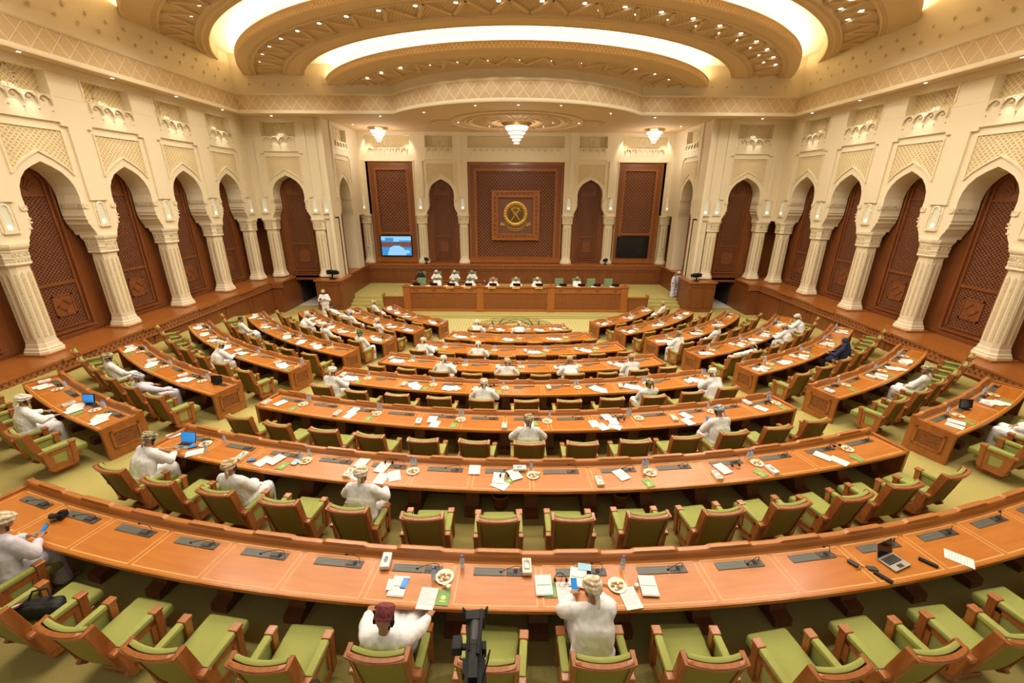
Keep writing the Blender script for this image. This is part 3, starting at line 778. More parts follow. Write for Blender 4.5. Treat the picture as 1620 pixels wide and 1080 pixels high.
for sg, side in ((-1, 'left'), (1, 'right')):
    n_ = 0
    for i, y in enumerate(COLY):
        if y < 5: continue
        nm_ = ORD[i + 1]
        put_column(RX + sg * 16.47, y, R(-90 * sg), 'white carved column on the %s wall ledge, %s counted from the far corner' % (side, nm_))
        if i > 0: put_lamp(Matrix.Translation((RX + sg * 16.1, y, 0)) @ Matrix.Rotation(R(-90 * sg), 4, 'Z'), 'lit arched lamp above the %s column from far corner, %s wall' % (nm_, side))
    put_lamp(Matrix.Translation((RX + sg * 16.1, 26.75, 0)) @ Matrix.Rotation(R(-90 * sg), 4, 'Z'), 'lit arched lamp on the %s wall right beside the far corner' % side)
    put_column(RX + sg * 15.6, 27.87, 0, 'white column in the far %s corner facing the hall' % side)
    put_column(RX + sg * 12.5, 27.87, 0, 'white column right of the %s doorway beside the podium' % side if sg < 0 else 'white column left of the right doorway beside the podium')
    put_lamp(TF(RX + sg * 15.62, 27.5), 'lit arched lamp on the %s end wall beside the corner' % side)
    put_lamp(TF(RX + sg * 12.5, 27.5), 'lit arched lamp on the %s end wall beside the alcove' % side)
    put_lamp(TF(RX + sg * 11.78, 27.45), 'narrow lit lamp on the edge of the %s alcove' % side)
    for cx, t in ((4.0, 'beside the emblem panel'), (7.2, 'between screen panel and arch'), (11.5, 'outside the screen panel')):
        put_column(RX + sg * cx, 33.87, 0, 'white front wall column %s, %s half' % (t, side))
        put_lamp(TF(RX + sg * cx, 33.5), 'lit arched lamp above front column %s, %s half' % (t, side))

# ---- wooden arch panels
def wood_panel_proto(w=1.5, low=2.1):
    e = empty('carved_wood_panel')
    f = MB()
    hw = .80
    def arcz(x): return 7.55 + .62 * math.sqrt(max(0, 1 - (x / hw) ** 2))
    # outer moulding with round head
    for off, wd, y in ((0, .07, -.09), (.17, .05, -.07)):
        h = hw - off; zb = low + .18 + off
        f.box(-h, -h + wd, y, 0, zb, 7.55); f.box(h - wd, h, y, 0, zb, 7.55); f.box(-h, h, y, 0, zb, zb + wd)
        n = 14
        for i in range(n):
            a, b = PI * i / n, PI * (i + 1) / n; r1, r2 = h, h - wd; k = .85
            p = [(r1 * math.cos(a), y, 7.55 + r1 * k * math.sin(a)), (r1 * math.cos(b), y, 7.55 + r1 * k * math.sin(b)), (r2 * math.cos(b), y, 7.55 + r2 * k * math.sin(b)), (r2 * math.cos(a), y, 7.55 + r2 * k * math.sin(a))]
            q = [(u[0], 0, u[2]) for u in p]
            f.add(p + q, [(0, 1, 2, 3), (0, 1, 5, 4), (3, 2, 6, 7)])
    f.box(-.62, .62, -.06, 0, 4.02, 4.12); f.box(-.62, .62, -.05, 0, 7.12, 7.18)
    f.box(-1.15, 1.15, -.03, 0, low, low + .1)
    for i in range(9):      # fan in the head
        a = PI * (i + .5) / 9; T = Matrix.Translation((0, 0, 7.3)) @ Matrix.Rotation(a - PI / 2, 4, 'Y')
        f.box(-.02, .02, -.035, 0, .12, .48, 0, T)
    f.build('frame', ['wallwood'], e)
    l = MB(); l.rect(-.60, .60, 4.12, 7.12, -.015); l.build('lattice', ['walllat'], e)
    p = MB(); p.rect(-.60, .60, low + .42, 4.02, -.012); pp_ = p.build('lower_lattice', ['walllat'], e)
    q = MB(); c = (low + .42 + 4.02) / 2
    q.box(-.34, .34, -.05, 0, c - .40, c - .34); q.box(-.34, .34, -.05, 0, c + .34, c + .40); q.box(-.34, -.28, -.05, 0, c - .4, c + .4); q.box(.28, .34, -.05, 0, c - .4, c + .4)
    q.box(-.28, .28, -.03, 0, c - .34, c + .34, 1)
    T = Matrix.Translation((0, 0, c)) @ Matrix.Rotation(R(45), 4, 'Y')
    for s_ in ((-.17, .17, .13, .17), (-.17, .17, -.17, -.13), (-.17, -.13, -.17, .17), (.13, .17, -.17, .17)): q.box(s_[0], s_[1], -.06, -.02, s_[2], s_[3], 0, T)
    q.build('medallion', ['wallwood', 'woodcarve'], pp_)
    return e
wp = wood_panel_proto(); firstw = [True]
def put_wp(T, label):
    o = wp if firstw[0] else copy_tree(wp); firstw[0] = False
    o.matrix_world = T; tag(o, label, 'wall panel'); return o
for sg, side in ((-1, 'left'), (1, 'right')):
    for i, y in enumerate(BAYY):
        if y < 6: continue
        put_wp(Matrix.Translation((RX + sg * 17.05, y, 0)) @ Matrix.Rotation(R(-90 * sg), 4, 'Z') @ Matrix.Diagonal((1.12, 1, 1, 1)), 'arched carved wood panel on the %s wall, %s from the far corner' % (side, ORD[i + 1]))
    T = Matrix.Translation((RX + sg * 14.05, 28.4, 0))
    mb = MB(); mb.box(-1.85, 3.1, 0, .1, 1.72, 8.8) if sg > 0 else mb.box(-3.1, 1.85, 0, .1, 1.72, 8.8)
    put_wp(T, 'arched carved wood panel hanging over the %s doorway' % side)
    o = mb.build('wall_end_backing', ['wallwood'], loc=T.translation); o['kind'] = 'structure'
    put_wp(Matrix.Translation((RX + sg * 12.35, 30.05, 0)) @ Matrix.Rotation(R(-90 * sg), 4, 'Z'), 'arched carved wood panel inside the %s alcove' % side)
    put_wp(TF(RX + sg * 5.6, 33.98), 'arched carved wood panel on the front wall, %s of the emblem' % side)
# great panels of the front wall
def great_panel(x0, x1, z0, z1, label, screen=False, bw=.55):
    e = empty('wood_lattice_panel', label, 'wall panel', (RX, 33.9, 0)); f = MB(); y0, y1 = -.12, .1
    f.box(x0, x1, y0, y1, z1 - bw, z1); f.box(x0, x1, y0, y1, z0, z0 + bw * .75); f.box(x0, x0 + bw, y0, y1, z0 + bw * .75, z1 - bw); f.box(x1 - bw, x1, y0, y1, z0 + bw * .75, z1 - bw)
    f.box(x0 + bw - .07, x1 - bw + .07, y0 - .04, y0, z1 - bw, z1 - bw + .07); f.box(x0 + bw - .07, x1 - bw + .07, y0 - .04, y0, z0 + bw * .75 - .07, z0 + bw * .75); f.box(x0 + bw - .07, x0 + bw, y0 - .04, y0, z0 + bw * .75, z1 - bw); f.box(x1 - bw, x1 - bw + .07, y0 - .04, y0, z0 + bw * .75, z1 - bw)
    f.build('frame', ['deskside'], e)
    g = MB()
    for q in ((x0 + .12, x1 - .12, z1 - .42, z1 - .16), (x0 + .12, x0 + .40, z0 + .4, z1 - .42), (x1 - .40, x1 - .12, z0 + .4, z1 - .42)):
        g.rect(q[0], q[1], q[2], q[3], y0 - .008)
    g.build('carved_border', ['woodcarve'], e)
    zi = z0 + bw * .75
    if screen:
        f2 = MB(); f2.box(x0 + bw, x1 - bw, -.06, 0, 4.22, 4.36); f2.build('rail', ['deskside'], e); zi = 4.36
    l = MB(); l.rect(x0 + bw, x1 - bw, zi, z1 - bw, .0); l.build('lattice', ['frontlat'], e)
    return e
great_panel(-3.55, 3.55, 2.05, 9.42, 'great dark lattice panel behind the emblem in the middle of the front wall', bw=.6)
great_panel(-11.0, -7.65, 2.05, 9.42, 'tall wooden lattice panel above the lit screen, left side of front wall', True)
great_panel(7.65, 11.0, 2.05, 9.42, 'tall wooden lattice panel above the switched-off screen, right side of front wall', True)
# emblem plaque
e = empty('emblem_plaque', 'square wooden plaque with golden emblem, centre of the front wall', 'emblem', (RX, 33.86, 5.65))
f = MB()
for h, w_, d in ((1.83, .14, .22), (1.69, .26, .14), (1.43, .10, .20)):
    for a in range(4):
        T = Matrix.Rotation(R(90 * a), 4, 'Y'); f.prism([(-h, h), (h, h), (h - w_, h - w_), (-h + w_, h - w_)], -d, 0, 0, T)
for a in range(4):
    T = Matrix.Rotation(R(90 * a), 4, 'Y')
    for i in range(9): f.box(-1.45 + i * .33, -1.27 + i * .33, -.17, -.1, 1.52, 1.63, 1, T)
f.build('frame', ['rail', 'woodcarve'], e, bevel=0)
b = MB(); b.rect(-1.35, 1.35, -1.35, 1.35, -.05); b.build('backboard', ['emb_back'], e)
T = Matrix.Rotation(R(90), 4, 'X')
g = MB(); c = Matrix.Translation((0, -.05, .12)) @ T
g.lathe([(.90, 0), (.92, .04), (.85, .06), (.70, .06), (.66, .04), (.66, 0)], 48, 0, c, cap=False)
for i in range(26):
    a = 2 * PI * i / 26; g.ball((.81 * math.cos(a), -.115, .12 + .81 * math.sin(a)), .07, 6, 0, None, (1.2, .4, 1.2))
g.build('wreath', ['gold'], e, smooth=40)
g = MB(); g.lathe([(.66, .02), (.66, .03)], 40, 0, c); dk = g.build('disc', ['golddark'], e)
g = MB()
for sg in (-1, 1):      # crossed swords
    T2 = Matrix.Translation((0, -.10, .08)) @ Matrix.Rotation(R(38 * sg), 4, 'Y'); g.box(-.03, .03, -.02, .0, -.52, .42, 0, T2); g.box(-.10, .10, -.03, .0, .18, .24, 0, T2); g.box(-.045, .045, -.03, 0, .24, .44, 0, T2)
g.ball((0, -.12, .10), .10, 8); g.tube([(0, -.13, .40), (0, -.13, .16), (.03, -.13, .02), (.12, -.13, -.04), (.2, -.13, -.02)], [.035, .045, .05, .04, .02], 8); g.box(-.16, .16, -.15, -.1, .06, .12)
g.build('crossed_swords', ['gold'], e)
g = MB()
for i in range(12):     # script arching above
    a = R(50 + i * 7.4); g.box(-.02, .02, -.1, -.06, -.05, .05 + .03 * (i % 3), 0, Matrix.Translation((.50 * math.cos(a), 0, .12 + .50 * math.sin(a))) @ Matrix.Rotation(-a + PI / 2 + (i % 2) * .5, 4, 'Y'))
g.tube([(-.38, -.08, .38), (-.3, -.08, .47), (-.1, -.08, .50), (.1, -.08, .52), (.3, -.08, .46), (.42, -.08, .30)], .018, 6)
g.build('script', ['gold'], e)
g = MB()                 # ribbon
pts = [(-.86, -.58), (-.5, -.86), (0, -.98), (.5, -.86), (.86, -.58)]
pp2 = []
for i in range(17):
    a = R(-150 + 120 * i / 16); pp2.append((1.02 * math.cos(a), -.12, -.02 + 1.14 * math.sin(a)))
for i in range(16):
    (xa, y, za), (xb, _, zb) = pp2[i], pp2[i + 1]
    for (u, v, mi) in ((.0, .05, 0), (.05, .17, 1), (.17, .22, 0)): g.add([(xa, y, za + u), (xb, y, zb + u), (xb, y, zb + v), (xa, y, za + v)], [(0, 1, 2, 3)], mi)
    if 3 < i < 13: g.box(xa - .015, xa + .02, y - .01, y, za + .07, za + .15, 0)
for sg in (-1, 1): g.prism([(sg * .80, -.60), (sg * 1.27, -.44), (sg * 1.10, -.56), (sg * 1.24, -.68), (sg * .84, -.78)], -.09, -.05, 0)
g.build('ribbon', ['gold', 'golddark'], e)

# screens
def screen(x, on, label):
    e = empty('wall_screen', label, 'screen', (RX + x, 33.72, 3.33))
    f = MB(); W, H_ = 1.24, .80
    for q in ((-W, W, H_ - .07, H_), (-W, W, -H_, -H_ + .07), (-W, -W + .07, -H_, H_), (W - .07, W, -H_, H_)): f.box(q[0], q[1], -.06, .05, q[2], q[3])
    f.build('bezel', ['black'], e, bevel=.008)
    g = MB(); g.rect(-W + .07, W - .07, -H_ + .07, H_ - .07, -.02, 0)
    if on:
        def blob(cx, cz, rx, rz, mi, y=-.024, n=20, pw=1):
            g.add([(cx + rx * math.cos(2 * PI * i / n), y, cz + rz * math.sin(2 * PI * i / n)) for i in range(n)], [tuple(range(n))], mi)
        g.rect(-1.17, 1.17, .42, .73, -.022, 1); g.rect(-1.17, 1.17, -.1, .30, -.022, 2); g.rect(-.85, -.2, .30, .62, -.023, 0)
        g.add([(-.75, -.026, -.73), (.75, -.026, -.73), (.55, -.026, -.15), (.2, -.026, .02), (-.2, -.026, .02), (-.55, -.026, -.15)], [(0, 1, 2, 3, 4, 5)], 1)
        blob(0, .26, .21, .26, 3, -.028); g.add([(-.23, -.03, .32), (.23, -.03, .32), (.2, -.03, .55), (0, -.03, .62), (-.2, -.03, .55)], [(0, 1, 2, 3, 4)], 1)
        blob(.8, -.45, .25, .14, 1, -.03); blob(-.08, .26, .05, .03, 4, -.031); blob(.1, .26, .05, .03, 4, -.031)
        g.build('picture', ['tvblue', 'tvlight', 'tvbrown', 'tvskin', 'tv'], e)
    else: g.build('picture', ['tv'], e)
    return e
screen(-9.33, True, 'lit wall screen showing a seated man, left of the podium')
screen(9.2, False, 'switched-off black wall screen, right of the podium')

# ---- chandeliers
def chandelier(x, y, z1, z0, s, label):
    e = empty('chandelier', label, 'chandelier', (x, y, z1)); h = z1 - z0
    m = MB(); m.lathe([(.80 * s, 0), (.86 * s, -.03 * h), (.74 * s, -.10 * h), (.66 * s, -.14 * h)], 8); m.build('rim', ['brass'], e)
    tiers = [(.62, .14, .34, .50), (.46, .37, .50, .38), (.34, .52, .63, .26), (.22, .65, .75, .16), (.13, .77, .86, .08)]
    for i, (r0, a, b, r1) in enumerate(tiers):
        t = MB(); t.lathe([(r0 * s, -a * h), ((r0 * .98) * s, -(a + (b - a) * .5) * h), (r1 * s, -b * h)], 16); t.build('glass_tier', ['crystal'], e, smooth=40)
        k = MB(); k.lathe([(r0 * 1.03 * s, -(a - .02) * h), (r0 * 1.06 * s, -a * h), (r0 * 1.0 * s, -(a + .02) * h)], 16)
        for j in range(16):
            an = 2 * PI * j / 16; k.ball((r0 * s * math.cos(an), r0 * s * math.sin(an), -(a + .05) * h), .035 * s, 5, 1)
        k.build('crystal_ring', ['brass', 'crystal2'], e)
    f = MB(); f.lathe([(.05 * s, -.86 * h), (.03 * s, -.95 * h), (.005, -h)], 8); f.build('finial', ['brass'], e)
    l = bpy.data.lights.new('chandelier_light', 'POINT'); l.energy = 150 * s; l.color = (1, .85, .7); l.shadow_soft_size = .3 * s
    o = bpy.data.objects.new('chandelier_light', l); COL.objects.link(o); o.location = (x, y, z0 - .35)
chandelier(RX, 29.0, 11.4, 10.0, 1.15, 'large round crystal chandelier above the middle of the podium')
chandelier(RX - 9.35, 31.6, 11.4, 10.4, .85, 'small crystal chandelier above the left screen')
chandelier(RX + 9.35, 31.6, 11.4, 10.4, .85, 'small crystal chandelier above the right screen')
# ================================================================== DESKS
def seat_angles():
    D = {}
    for k, (n, st) in CEN.items(): D[('c', k)] = [(-(n - 1) / 2 + i) * st for i in range(n)]
    for k, (n, a0, a1) in SIDE.items():
        st = (a1 - a0 - 20 / RU[k] * .5) / n; o = a0 + 10 / RU[k] * .5 + st / 2
        L_ = [o + i * st for i in range(n)]
        D[('l', k)] = [-a for a in L_][::-1]; D[('r', k)] = L_
    return D
SEATS = seat_angles()
PITCHA = {}
for key, L_ in SEATS.items(): PITCHA[key] = L_[1] - L_[0]
def desk_name(key):
    s, k = key
    if s == 'c': return {1: 'nearest', 8: 'farthest'}.get(k, ORD[k]) + ' central desk'
    side = {'l': 'left', 'r': 'right'}[s]
    return {2: 'nearest', 8: 'farthest'}.get(k, ORD[k - 1]) + ' %s-side desk' % side
# shared console meshes (local frame: +y to the ring centre, origin on desk top)
def console_meshes():
    a = MB(); a.box(-.31, .10, -.058, .058, 0, .008, 0); a.box(.115, .35, -.058, .058, 0, .008, 1); a.box(.30, .31, -.03, -.015, .012, .013, 3)
    a.box(-.29, .08, -.042, -.040, .008, .009, 1); a.box(-.29, .08, .040, .042, .008, .009, 1)
    for i in range(4): a.box(.13 + i * .035, .15 + i * .035, -.035, -.015, .008, .012, 2)
    a.lathe([(.03, .008), (.03, .014), (.012, .014)], 10, 2, Matrix.Translation((.24, .015, 0)))
    a.box(-.27, .08, -.002, .002, .008, .009, 1)
    m1 = a.mesh('console', ['console', 'console2', 'black', 'redled'])
    b = MB(); b.box(-.30, .02, -.05, .06, 0, .007, 0); b.box(.03, .30, .01, .07, 0, .007, 1); b.box(-.30, -.06, -.12, -.05, 0, .006, 0)
    m2 = b.mesh('console', ['console', 'console2'])
    c = MB()
    c.tube([(.30, .02, .008), (.30, .02, .08), (.25, .0, .115), (.15, -.05, .125), (.07, -.085, .115)], .0045, 5)
    c.ball((.05, -.095, .11), .014, 6, 0, None, (1.6, 1.1, 1))
    m3 = c.mesh('microphone', ['black'])
    d = MB(); d.tube([(.30, .02, .008), (.30, .03, .09), (.24, .02, .15), (.17, .0, .165)], .0045, 5); d.ball((.15, -.005, .165), .014, 6, 0, None, (1.6, 1.1, 1))
    m4 = d.mesh('microphone', ['black'])
    return m1, m2, m3, m4
CON1, CON2, MIC1, MIC2 = console_meshes()
def make_desk(key):
    s, k = key; A = SEATS[key]; st = PITCHA[key]; ru = RU[k]; zt = ZT[k]; zl = ZF[k + 1] if k < 8 else 0.01
    if k == 8: zl = 0.01
    zu = ZF[k]; c = (0, 0)
    d2 = math.degrees(.10 / ru)
    if s == 'c': a0, a1 = A[0] - st / 2 - d2, A[-1] + st / 2 + d2
    elif s == 'r': a0, a1 = SIDE[k][1] + .1, max(SIDE[k][2], A[-1] + st / 2)
    else: a0, a1 = min(-SIDE[k][2], A[0] - st / 2), -SIDE[k][1] - .1
    n = len(A)
    lab = 'curved wooden desk with %s places, %s from camera' % (NUM[n], desk_name(key)) if s == 'c' else 'curved wooden desk with %s places, %s' % (NUM[n], desk_name(key))
    e = empty('curved_desk', lab, 'desk', (0, YC, 0), 0, 'curved desk rows')
    rail_in, rail_out = ru - .68, ru - .82
    m = MB()
    m.sector(rail_in, ru - .012, zt - .05, zt, a0, a1, None, c, 0)
    m.sector(ru - .03, ru, zt - .055, zt - .004, a0, a1, None, c, 0)
    m.build('worktop', ['desk'], e)
    # inlay lines round every place
    g = MB(); wl = .017; zi = zt + .0012
    gap = math.degrees(.03 / ru)
    for i, a in enumerate(A):
        b0, b1 = a - st / 2 + gap, a + st / 2 - gap
        for r in (ru - .07, ru - .655):
            g.arcstrip([(r, zi), (r + wl, zi)], b0, b1, 4)
        for b in (b0, b1):
            t = math.degrees(wl / ru); g.arcstrip([(ru - .655, zi), (ru - .07, zi)], b, b + (t if b == b0 else -t), 1)
    g.build('inlay', ['inlay'], e)
    # raised front rail with shallow steps
    m = MB(); AA = []; hh = []
    AA.append(a0); hh.append(0)
    for a in A:
        for q, h in ((-.31, 0), (-.26, 1), (0, 1), (.26, 1), (.31, 0)): AA.append(a + st * q); hh.append(h)
        AA.append(a + st * .5 if a != A[-1] else a1); hh.append(0)
    pr = lambda h: [(rail_out, zt - .05), (rail_out, zt + .09 + .026 * h), (rail_out + .02, zt + .098 + .026 * h), (rail_out + .075, zt + .098 + .026 * h), (rail_out + .09, zt + .088), (rail_out + .105, zt + .07), (rail_in - .01, zt + .012), (rail_in + .012, zt + .001)]
    V = []; kp = len(pr(0))
    for a, h in zip(AA, hh):
        sn, cs = math.sin(R(a)), math.cos(R(a)); V += [(r * sn, -r * cs, z) for r, z in pr(h)]
    for i in range(len(AA) - 1):
        for j in range(kp - 1):
            q = (i * kp + j, i * kp + j + 1, (i + 1) * kp + j + 1, (i + 1) * kp + j); u0, u1 = R(AA[i]) * ru, R(AA[i + 1]) * ru
            m.add([V[x] for x in q], [(0, 1, 2, 3)], 0, None, [(u0, j * .06), (u0, j * .06 + .06), (u1, j * .06 + .06), (u1, j * .06)])
    m.sector(rail_out - .02, rail_out, zt + .0, zt + .03, a0, a1, None, c, 0)
    m.build('front_rail', ['rail'], e)
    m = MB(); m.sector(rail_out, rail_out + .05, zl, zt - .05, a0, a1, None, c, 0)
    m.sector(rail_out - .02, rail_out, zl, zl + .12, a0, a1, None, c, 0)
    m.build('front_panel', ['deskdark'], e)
    # end panels
    for sgn, a in ((1, a0), (-1, a1)):
        T = Matrix.Rotation(R(a), 4, 'Z')       # local -y outward: point (0,-r)
        q = MB(); th = .07
        x0, x1 = (-.02, th) if sgn > 0 else (-th, .02)
        slope = .10
        poly = [(-(ru + .0), zl if s != 'c' else zu - .0), (-(ru - .0), zt + .0), (-(ru - .62), zt + .085), (-(rail_out), zt + .10), (-(rail_out - (.06 if s != 'c' else 0)), zl)]
        poly = [(-ru, zl), (-ru, zt + .012), (-(ru - .10), zt + .035), (-(ru - .68), zt + .05), (-(ru - .74), zt + .11), (-rail_out, zt + .11), (-rail_out, zl)]
        q.prism(poly, x0, x1, 0, T, axis='x')
        # broad top cap
        y0, y1 = -(ru - .05), -rail_out
        xx = (x0 - .02, x1 + .02)
        pl = q.build('end_panel', ['deskside'], e, bevel=.012)
        inner = (s == 'l' and sgn < 0) or (s == 'r' and sgn > 0)
        if s != 'c' and inner or s == 'c':
            f = MB(); xo = x0 if sgn > 0 else x1; d = -.022 if sgn > 0 else .022
            xa, xb = sorted((xo, xo + d)); ya, yb = -(ru - .13), -(rail_out + .14); za, zb = zu + .22 if s != 'c' else zu + .2, zt - .10
            for r in ((ya, yb, za, za + .05), (ya, yb, zb - .05, zb), (ya, ya + .05, za, zb), (yb - .05, yb, za, zb)):
                f.box(xa, xb, r[0], r[1], r[2], r[3], 0, T)
            xa, xb = sorted((xo, xo + d * .3)); f.box(xa, xb, ya + .05, yb - .05, za + .05, zb - .05, 1, T)
            f.build('carved_inset', ['deskside', 'woodcarve'], pl)
            if s != 'c':
                k_ = MB(); k_.lathe([(.035, 0), (.035, .02), (.02, .03), (.001, .03)], 14, 0, T @ Matrix.Translation((xo, -(rail_out + .24), zl + .22)) @ Matrix.Rotation(R(-90 if sgn > 0 else 90), 4, 'Y')); k_.build('round_outlet', ['offwhite'], pl)
    # brackets under the top
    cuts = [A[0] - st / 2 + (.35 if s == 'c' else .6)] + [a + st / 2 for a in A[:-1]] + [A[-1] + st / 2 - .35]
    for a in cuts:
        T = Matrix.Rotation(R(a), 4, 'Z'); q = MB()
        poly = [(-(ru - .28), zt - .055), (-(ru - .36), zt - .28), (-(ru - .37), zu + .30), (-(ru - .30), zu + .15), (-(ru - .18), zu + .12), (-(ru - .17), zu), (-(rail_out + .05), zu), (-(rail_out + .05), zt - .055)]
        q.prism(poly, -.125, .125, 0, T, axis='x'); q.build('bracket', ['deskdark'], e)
    # consoles
    for i, a in enumerate(A):
        T = Matrix.Translation((0, 0, 0)) @ Matrix.Rotation(R(a), 4, 'Z') @ Matrix.Translation((0, -(ru - .54), zt + .001))
        o = link(CON1 if k <= 3 else CON2, 'console_panel', e, T=T)
        mi = link(MIC1 if (i + k) % 3 else MIC2, 'microphone', o)
    return e
DESKS = {key: make_desk(key) for key in SEATS}

# ================================================================== CHAIRS
def chair_proto():
    e = empty('armchair')
    b = MB(); b.box(-.21, .21, -.18, .22, 0, .09); b.box(-.16, .16, -.12, .16, .09, .28); b.box(-.26, .26, -.20, .30, .27, .33)
    b.build('pedestal', ['chairwood'], e, bevel=.01, seg=1)
    s_ = MB(); s_.box(-.272, .272, -.20, .43, .33, .475); s_.build('seat', ['fabric'], e, bevel=.05, seg=3, smooth=50)
    H_ = .92
    B = Matrix.Translation((0, -.20, .20)) @ Matrix.Rotation(R(12), 4, 'X')
    wb, wt = .245, .275
    def curve(x, w): return -.05 * (1 - (x / w) ** 2)
    def slab(mb, z0, z1, y0, y1, w0, w1, n=8, bulge=0, mi=0, back=0):
        P = []; F = []; m_ = 7
        for j in range(m_ + 1):
            t = j / m_; z = z0 + (z1 - z0) * t; w_ = w0 + (w1 - w0) * t; g = max(0, min(1, z / H_)); fw = .10 * max(0, 1 - z / .22) ** 2    # foot of the back curls forward
            for i in range(n + 1):
                x = -w_ + 2 * w_ * i / n; P.append((x, y0 + fw + curve(x, w_ * 1.05) * g - back * math.sin(PI * t) * (1 - (x / w_) ** 2), z))
            for i in range(n + 1):
                x = -w_ + 2 * w_ * i / n; P.append((x, y1 + fw + curve(x, w_ * 1.05) * g + bulge * math.sin(PI * t) * (1 - (x / w_) ** 2), z))
        W = 2 * (n + 1)
        for j in range(m_):
            for i in range(n):
                a = j * W + i; F.append((a, a + 1, a + 1 + W, a + W)); c = a + n + 1; F.append((c + 1, c, c + W, c + 1 + W))
            a = j * W; F.append((a, a + W, a + W + n + 1, a + n + 1)); a = j * W + n; F.append((a + W, a, a + n + 1, a + n + 1 + W))
        for i in range(n): F.append((i + 1, i, i + n + 1, i + n + 2)); a = m_ * W + i; F.append((a, a + 1, a + n + 2, a + n + 1))
        mb.add(P, F, mi, B)
    c = MB(); slab(c, .20, H_ + .010, -.02, .035, wb - .002, wt - .004, bulge=.045); c.build('backrest', ['fabric'], e, bevel=.016, seg=2, smooth=50)
    r = MB(); slab(r, -.02, H_ - .03, -.052, -.028, wb, wt, back=.02); r.build('back_panel', ['fabricback'], e, smooth=40)
    f = MB()
    for sg in (-1, 1):
        P = []; zs = [-.05, .05, .12, .22, H_]
        for z in zs:
            t = max(0, z / H_); w_ = wb + (wt - wb) * t; fw = .10 * max(0, 1 - z / .22) ** 2
            for x, y in ((sg * w_, -.075), (sg * (w_ + .05), -.062), (sg * (w_ + .05), .05), (sg * w_, .05)): P.append((x, y + fw, z))
        F = [(0, 1, 2, 3), tuple(range(len(P) - 4, len(P)))]
        for j in range(len(zs) - 1):
            o = 4 * j; F += [(o, o + 1, o + 5, o + 4), (o + 1, o + 2, o + 6, o + 5), (o + 2, o + 3, o + 7, o + 6), (o + 3, o, o + 4, o + 7)]
        f.add(P, F, 0, B)
    slab(f, H_ - .04, H_ + .012, -.085, -.028, wt + .045, wt + .05)
    slab(f, H_ + .0, H_ + .02, -.078, -.03, wt + .02, wt + .015)
    slab(f, -.06, -.02, -.07, .0, wb + .03, wb + .03)
    f.build('back_frame', ['chairwood'], e, bevel=.007, seg=1, smooth=40)
    for sg in (-1, 1):
        a = MB(); xi, xo = sg * .29, sg * .385; x0, x1 = sorted((xi, xo)); xm0, xm1 = sorted((sg * .315, sg * .368))
        a.prism([(.10, .16), (.19, .20), (.225, .645), (.135, .655)], x0, x1, 0, None, 'x')
        a.prism([(-.30, .24), (-.22, .15), (.17, .15), (.18, .24), (-.24, .28)], xm0, xm1, 0, None, 'x')
        a.prism([(-.27, .26), (-.20, .26), (-.22, .62), (-.31, .62)], x0, x1, 0, None, 'x')
        a.prism([(-.33, .57), (.16, .58), (.16, .615), (-.33, .61)], xm0, xm1, 0, None, 'x')
        a.box(x0 - .006, x1 + .006, .125, .24, .635, .68); a.box(x0 - .004, x1 + .004, -.345, -.25, .60, .655)
        am = a.build('armrest', ['chairwood'], e, bevel=.008, seg=1)
        p = MB(); p.box(x0 + .003, x1 - .003, -.262, .13, .605, .672); p.build('arm_pad', ['fabric'], am, bevel=.022, seg=2, smooth=50)
        q = MB(); q.prism([(-.20, .27), (.11, .22), (.14, .575), (-.24, .575)], sg * .335, sg * .352, 0, None, 'x'); q.build('side_panel', ['fabric'], am)
        z = MB(); xs0, xs1 = sorted((sg * .352, sg * .368))
        for pl in ([(-.22, .26), (.12, .21), (.12, .28), (-.22, .32)], [(-.26, .52), (.14, .52), (.14, .575), (-.27, .575)], [(.04, .22), (.11, .22), (.14, .575), (.07, .575)], [(-.21, .27), (-.14, .27), (-.17, .575), (-.24, .575)]): z.prism(pl, xs0, xs1, 0, None, 'x')
        z.build('side_moulding', ['chairwood'], am)
    return e
CP = chair_proto(); chair_used = [False]
OCC = {}   # filled in by the people list: (side, ring, seat number) -> text
def chair_offset(k): return {1: .355, 2: .57, 3: .57}.get(k, .55)
